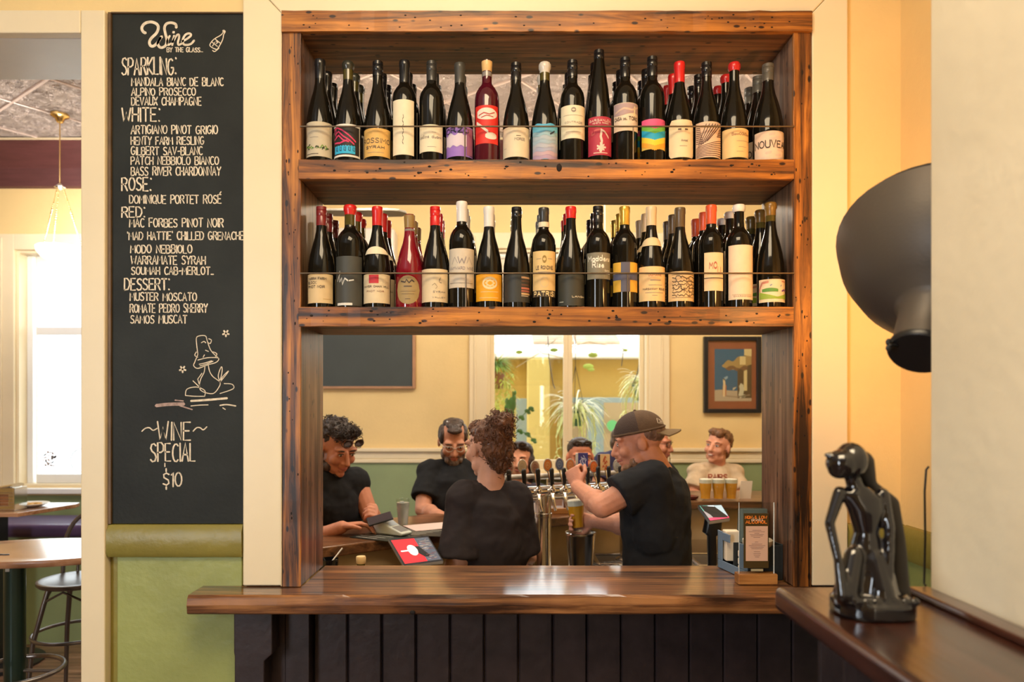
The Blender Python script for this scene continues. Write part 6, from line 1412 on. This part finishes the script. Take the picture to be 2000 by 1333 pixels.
part('column', MB().box(PX(-30,4.55),PX(6,4.55),4.5,4.6,.02,.975), BLACK, ft_, bevel=.004); part('foot', MB().lathe([(.28,0),(.28,.014),(.05,.03)], 24, (PX(-12,4.55),4.55,0)), BLACK, ft_, smooth=True)
nd = thing('napkin_dispenser', 'ribbed chrome napkin dispenser on the far high table', 'dispenser', (PX(19,4.42), 4.42, 1.0))
X0, X1 = PX(3,4.4), PX(34,4.4)
part('napkin_box', MB().box(X0, X1, 4.37, 4.47, 1.001, 1.12), mat('napkin_brown', (.35,.14,.05), .6), nd, bevel=.004)
part('chrome_end', MB().box(X0-.008, X0-.001, 4.36, 4.48, 1.001, 1.14), CHROME, nd, bevel=.002); part('chrome_end', MB().box(X1+.001, X1+.008, 4.36, 4.48, 1.001, 1.14), CHROME, nd, bevel=.002)
part('chrome_front', MB().box(X0, X1, 4.362, 4.369, 1.001, 1.03).box(X0, X1, 4.362, 4.369, 1.10, 1.14).box(X0, X0+.014, 4.362, 4.369, 1.03, 1.10).box(X1-.03, X1, 4.362, 4.369, 1.03, 1.10), CHROME, nd, bevel=.002)
part('chrome_lid', MB().loft([((X0-.01,4.42,1.135),Vector((0,.06,0)),Vector((0,0,.012))),((X1-.01,4.42,1.15),Vector((0,.06,0)),Vector((0,0,.016)))],12), CHROME, nd, smooth=True)
for k in range(6): part('chrome_rib', MB().tube([(X1+.002,4.362,1.01+.02*k),(X0,4.362,1.01+.02*k)], .002, 6), CHROME, nd, smooth=True)
pt = thing('plate', 'pale plate with food beside the napkin dispenser', 'plate', (PX(58,4.55), 4.55, 1.001))
part('dish', MB().lathe([(.05,0),(.075,.004),(.11,.02),(.108,.022),(.07,.008),(.001,.007)], 28), mat('plate_pale', (.7,.72,.68), .25), pt, world=False, smooth=True)
m = MB(); q = random.Random(4)
for i in range(16): m.ell((q.uniform(-.07,.05), q.uniform(-.05,.05), .014), (.02,.018,.010))
remesh('food', m, mat('food_golden', (.62,.36,.10), .6, var=.4, vs=40), pt, .005, 1, .006, .01, world=False)
bn = thing('banquette', 'purple upholstered banquette seat along the sage wall', 'bench', (-3.6, 5.1, 0))
part('cushion', MB().box(-4.9, -2.6, 4.86, 5.33, .74, .83), mat('purple_vinyl', (.09,.055,.13), .32, bump=.5, bs=7), bn, bevel=.035, seg=5); part('base', MB().box(-4.9, -2.6, 4.92, 5.33, 0, .739), GREEN2, bn)
# ---------------------------------------------------------------- outside the window
YEL = mat('yellow_render', (.46,.30,.07), .8, var=.08, vs=2, bump=.15, bs=20); YEL2 = mat('pale_yellow_render', (.50,.38,.12), .8, var=.05, vs=2)
BGR = mat('blue_grey_joinery', (.22,.29,.31), .5, var=.06); TANG = mat('tan_glazing', (.36,.27,.16), .25)
Y0 = 7.6
ob = thing('courtyard_building', 'yellow rendered building with white gutter and blue-grey joinery outside the window', 'building', (1, 8, 0))
part('wall', MB().box(-1.7, 7, Y0, Y0+.3, -.1, PZ(702,Y0)), YEL, ob)
part('pillar', MB().box(PX(1030,Y0-.2), PX(1074,Y0-.2), Y0-.2, Y0, -.1, PZ(703,Y0)), YEL2, ob, bevel=.01)
part('gutter', MB().box(-1.7, 7, Y0-.14, Y0+.05, PZ(702,Y0)+.001, PZ(690,Y0)), mat('gutter_white', (.85,.83,.8), .4), ob, bevel=.015)
part('roof', MB().add([(-1.7,Y0,PZ(690,Y0)),(7,Y0,PZ(690,Y0)),(7,Y0+4,PZ(690,Y0)+1.3),(-1.7,Y0+4,PZ(690,Y0)+1.3)], [(0,1,2,3)]), mat('pale_roof', (.8,.78,.74), .5, var=.1, vs=4, aniso=(6,1,1)), ob)
for a, b in ((1040,1118),(1122,1205)):
    m = MB()
    for j in range(5): m.tube([(PX(a,8.2),8.0+j*.09,PZ(690,Y0)+.14+j*.032),(PX(b,8.2),8.0+j*.09,PZ(690,Y0)+.14+j*.032)], .035, 8)
    part('roof_tiles', m, mat('roof_tile', (.40,.29,.20), .8, var=.3, vs=9), ob, smooth=True)
for a, b, t_ in ((1008,1029,779),(1099,1150,777),(1150,1172,777),(1172,1290,777)):
    w_ = part('window', MB().box(PX(a,Y0), PX(b,Y0), Y0-.05, Y0-.002, .9, PZ(t_,Y0)), BGR, ob, bevel=.004)
    if b-a > 30: part('pane', MB().box(PX(a+6,Y0), PX(b-6,Y0), Y0-.056, Y0-.051, 1.0, PZ(t_+10,Y0)), TANG, w_)
m = MB().lathe([(.001,0),(.06,0),(.06,.006),(.001,.006)], 24, P(1196,832,7.5), Matrix.Rotation(PI/2,3,'X')); top('round_sign', m, flat((.12,.42,.16)), 'small round green sign on the tan glazing outside', 'sign')
top('courtyard_ground', MB().box(-8, 8, 5.72, 13, -.25, -.1), mat('courtyard_paving', (.5,.47,.42), .8, var=.1), 'pale sunlit courtyard paving outside', 'paving')['kind'] = 'structure'
def leafy(mb, c, n, L, w, droop, q, up=.5, spread=1.0):
    for i in range(n):
        a = q.uniform(0, 2*PI); l = L*q.uniform(.55, 1.1); u = Vector((math.cos(a), math.sin(a), 0)); s_ = Vector((-u.y, u.x, 0)); k = q.uniform(.3, 1.2)
        pts = []
        for j in range(8):
            t = j/7; pts.append(c+u*l*spread*(t*.9)+Vector((0,0,l*(up*k*t*2-droop*t*t))))
        vs = []
        for j, p in enumerate(pts):
            ww = w*math.sin(PI*min(.98, (j+.6)/8))**.5; vs += [p-s_*ww/2, p+Vector((0,0,ww*.15)), p+s_*ww/2]
        mb.add(vs, [(3*j, 3*j+1, 3*j+4, 3*j+3) for j in range(7)]+[(3*j+1, 3*j+2, 3*j+5, 3*j+4) for j in range(7)])
LF = mat('spider_leaf', (.62,.66,.26), .5, var=.3, vs=30); LFP = mat('spider_leaf_pale', (.82,.80,.60), .5); FERN = mat('fern_green', (.22,.36,.05), .6, var=.4, vs=20); FERN2 = mat('fern_yellow', (.50,.56,.10), .6, var=.3, vs=20); DG = mat('dark_leaf', (.03,.13,.02), .45, var=.3)
POT = mat('green_pot', (.035,.13,.07), .45)
def hang(px, py, d, pr_, lab, q, L, n, extra=None):
    c = P(px, py, d); t = thing('hanging_plant', lab, 'plant', tuple(c))
    part('pot', MB().lathe([(pr_*.68,-pr_*1.5),(pr_*.72,-pr_*1.48),(pr_*.95,-.02),(pr_*1.05,-.018),(pr_*1.05,0),(pr_*.95,0),(pr_*.9,-.02),(.001,-.02)], 24), POT, t, world=False, smooth=True)
    m = MB(); leafy(m, Vector((0,0,-.01)), n, L, .014, 1.3, q, .55); part('leaves', m, LF, t, world=False, fix=False)['kind'] = 'stuff'
    m = MB(); leafy(m, Vector((0,0,-.01)), n, L*1.1, .011, .9, q, .6); part('pale_leaves', m, LFP, t, world=False, fix=False)['kind'] = 'stuff'
    m = MB()
    for i in range(16):
        a = q.uniform(0,2*PI); u = Vector((math.cos(a), math.sin(a), 0)); l = q.uniform(.2,.5); m.tube([u*pr_*.9, u*(pr_+.06)+Vector((0,0,.02)), u*(pr_+.09)+Vector((0,0,-l*.6)), u*(pr_+.08)+Vector((0,0,-l))], .003, 5)
        leafy(m, u*(pr_+.08)+Vector((0,0,-l)), 5, .08, .008, 1.2, q, .4)
    part('runners', m, LF, t, world=False, fix=False)['kind'] = 'stuff'
    m = MB()
    for a in (0.3, 2.4, 4.5): m.tube([Vector((pr_*math.cos(a), pr_*math.sin(a), 0)), Vector((0,0,.38)), Vector((0,0,3.3-c.z))], .0025, 5)
    part('hanging_wire', m, BLACK, t, world=False); return t
q = random.Random(11)
hang(1124, 803, 6.05, .085, 'spider plant in a green pot hanging at the middle of the window', q, .30, 60)
hang(1257, 752, 6.1, .09, 'spider plant in a green pot hanging at the right of the window', q, .26, 50)
c = P(968, 728, 6.1); t = thing('hanging_plant', 'feathery green and yellow fern hanging at the left of the window', 'plant', tuple(c))
part('pot', MB().lathe([(.06,-.14),(.08,0),(.001,0)], 20), mat('terracotta', (.3,.12,.06), .7), t, world=False, smooth=True)
m = MB(); leafy(m, Vector((0,0,.04)), 260, .22, .007, .7, q, .5); part('upper_fronds', m, FERN, t, world=False, fix=False)['kind'] = 'stuff'
m = MB()
for i in range(420):
    a = q.uniform(0,2*PI); r_ = .16*q.random()**.5; leafy(m, Vector((r_*math.cos(a), r_*math.sin(a), -q.random()*.36-.02)), 1, .08, .009, 1.2, q, .5)
part('trailing_fronds', m, FERN2, t, world=False, fix=False)['kind'] = 'stuff'
part('hanging_wire', MB().tube([Vector((0,0,0)), Vector((0,0,3.3-c.z))], .0025, 5), BLACK, t, world=False)
c = P(1000, 800, 5.85); t = thing('leafy_stem', 'dark green broad-leaved stem rising beside the curly-haired bartender', 'plant', (c.x, c.y, 1.0))
m = MB()
for px, py, s_ in ((992,800,.055),(1000,790,.06),(1004,778,.03),(990,785,.03),(998,806,.05),(1006,768,.02)):
    m.ell(P(px,py,5.85), (s_*.55,.008,s_), None, 10, 7)
part('broad_leaves', m, DG, t, smooth=True)['kind'] = 'stuff'
part('stem', MB().tube([P(1002,765,5.85), P(1000,820,5.85), P(998,900,5.85), Vector((c.x,c.y,1.0))], .006, 6), DG, t, smooth=True)
m = MB()
for pts in ([(1005,828),(1018,815),(1030,803),(1037,798)],[(1004,848),(1015,842),(1030,848),(1042,860)]):
    m.tube([P(a,b,5.85) for a, b in pts], .004, 6)
    for a, b in pts[1:]: m.ell(P(a,b,5.85), (.024,.006,.016)); m.ell(P(a+3,b+4,5.85), (.016,.006,.012))
part('side_shoots', m, DG, t, smooth=True)['kind'] = 'stuff'
top('planter_box', MB().box(c.x-.12, c.x+.5, 5.78, 5.95, -.1, 1.0), TAN, 'planter box outside below the window', 'planter')
c = P(1100, 668, 5.9); t = thing('trailing_vine', 'thin bare vine with a few bright leaves across the top of the window', 'plant', tuple(c)); m = MB(); 
for pts in ([(960,668),(985,680),(1005,679),(1040,690),(1070,672)],[(1008,718),(1050,692),(1075,672),(1085,664)],[(1020,664),(1060,690),(1100,700)],[(1120,680),(1160,690),(1200,685),(1265,690)],[(1110,680),(1150,668),(1230,684)]):
    m.tube([P(a,b,5.9+.02*i) for i, (a, b) in enumerate(pts)], .0035, 5)
part('stems', m, mat('vine_stem', (.5,.42,.3), .6), t, smooth=True)
m = MB()
for a, b, s_ in ((1014,688,.03),(1082,684,.035),(1158,694,.04),(1222,684,.02),(1149,716,.045),(1154,722,.03)): m.ell(P(a,b,5.9), (s_,.008,s_*.5), None, 10, 6)
part('vine_leaves', m, mat('bright_leaf', (.42,.6,.12), .5), t, smooth=True)['kind'] = 'stuff'
m = MB(); 
for pts in ([(1070,657),(1072,700),(1080,750),(1084,760)],[(1216,657),(1217,690),(1214,716)],[(1258,657),(1256,690),(1245,730),(1234,755)]): m.tube([P(a,b,6.0) for a, b in pts], .004, 5)
part('wires', m, BLACK, t)

top('pergola_beam', MB().box(-.6, 1.6, 6.0, 6.16, 3.3, 3.4), TAN, 'timber beam outside above the window carrying the hanging plants', 'beam')
for px__ in (-.6, 1.52): part('beam_post', MB().box(px__, px__+.08, 6.02, 6.12, -.1, 3.3), TAN, bpy.data.objects['pergola_beam'])
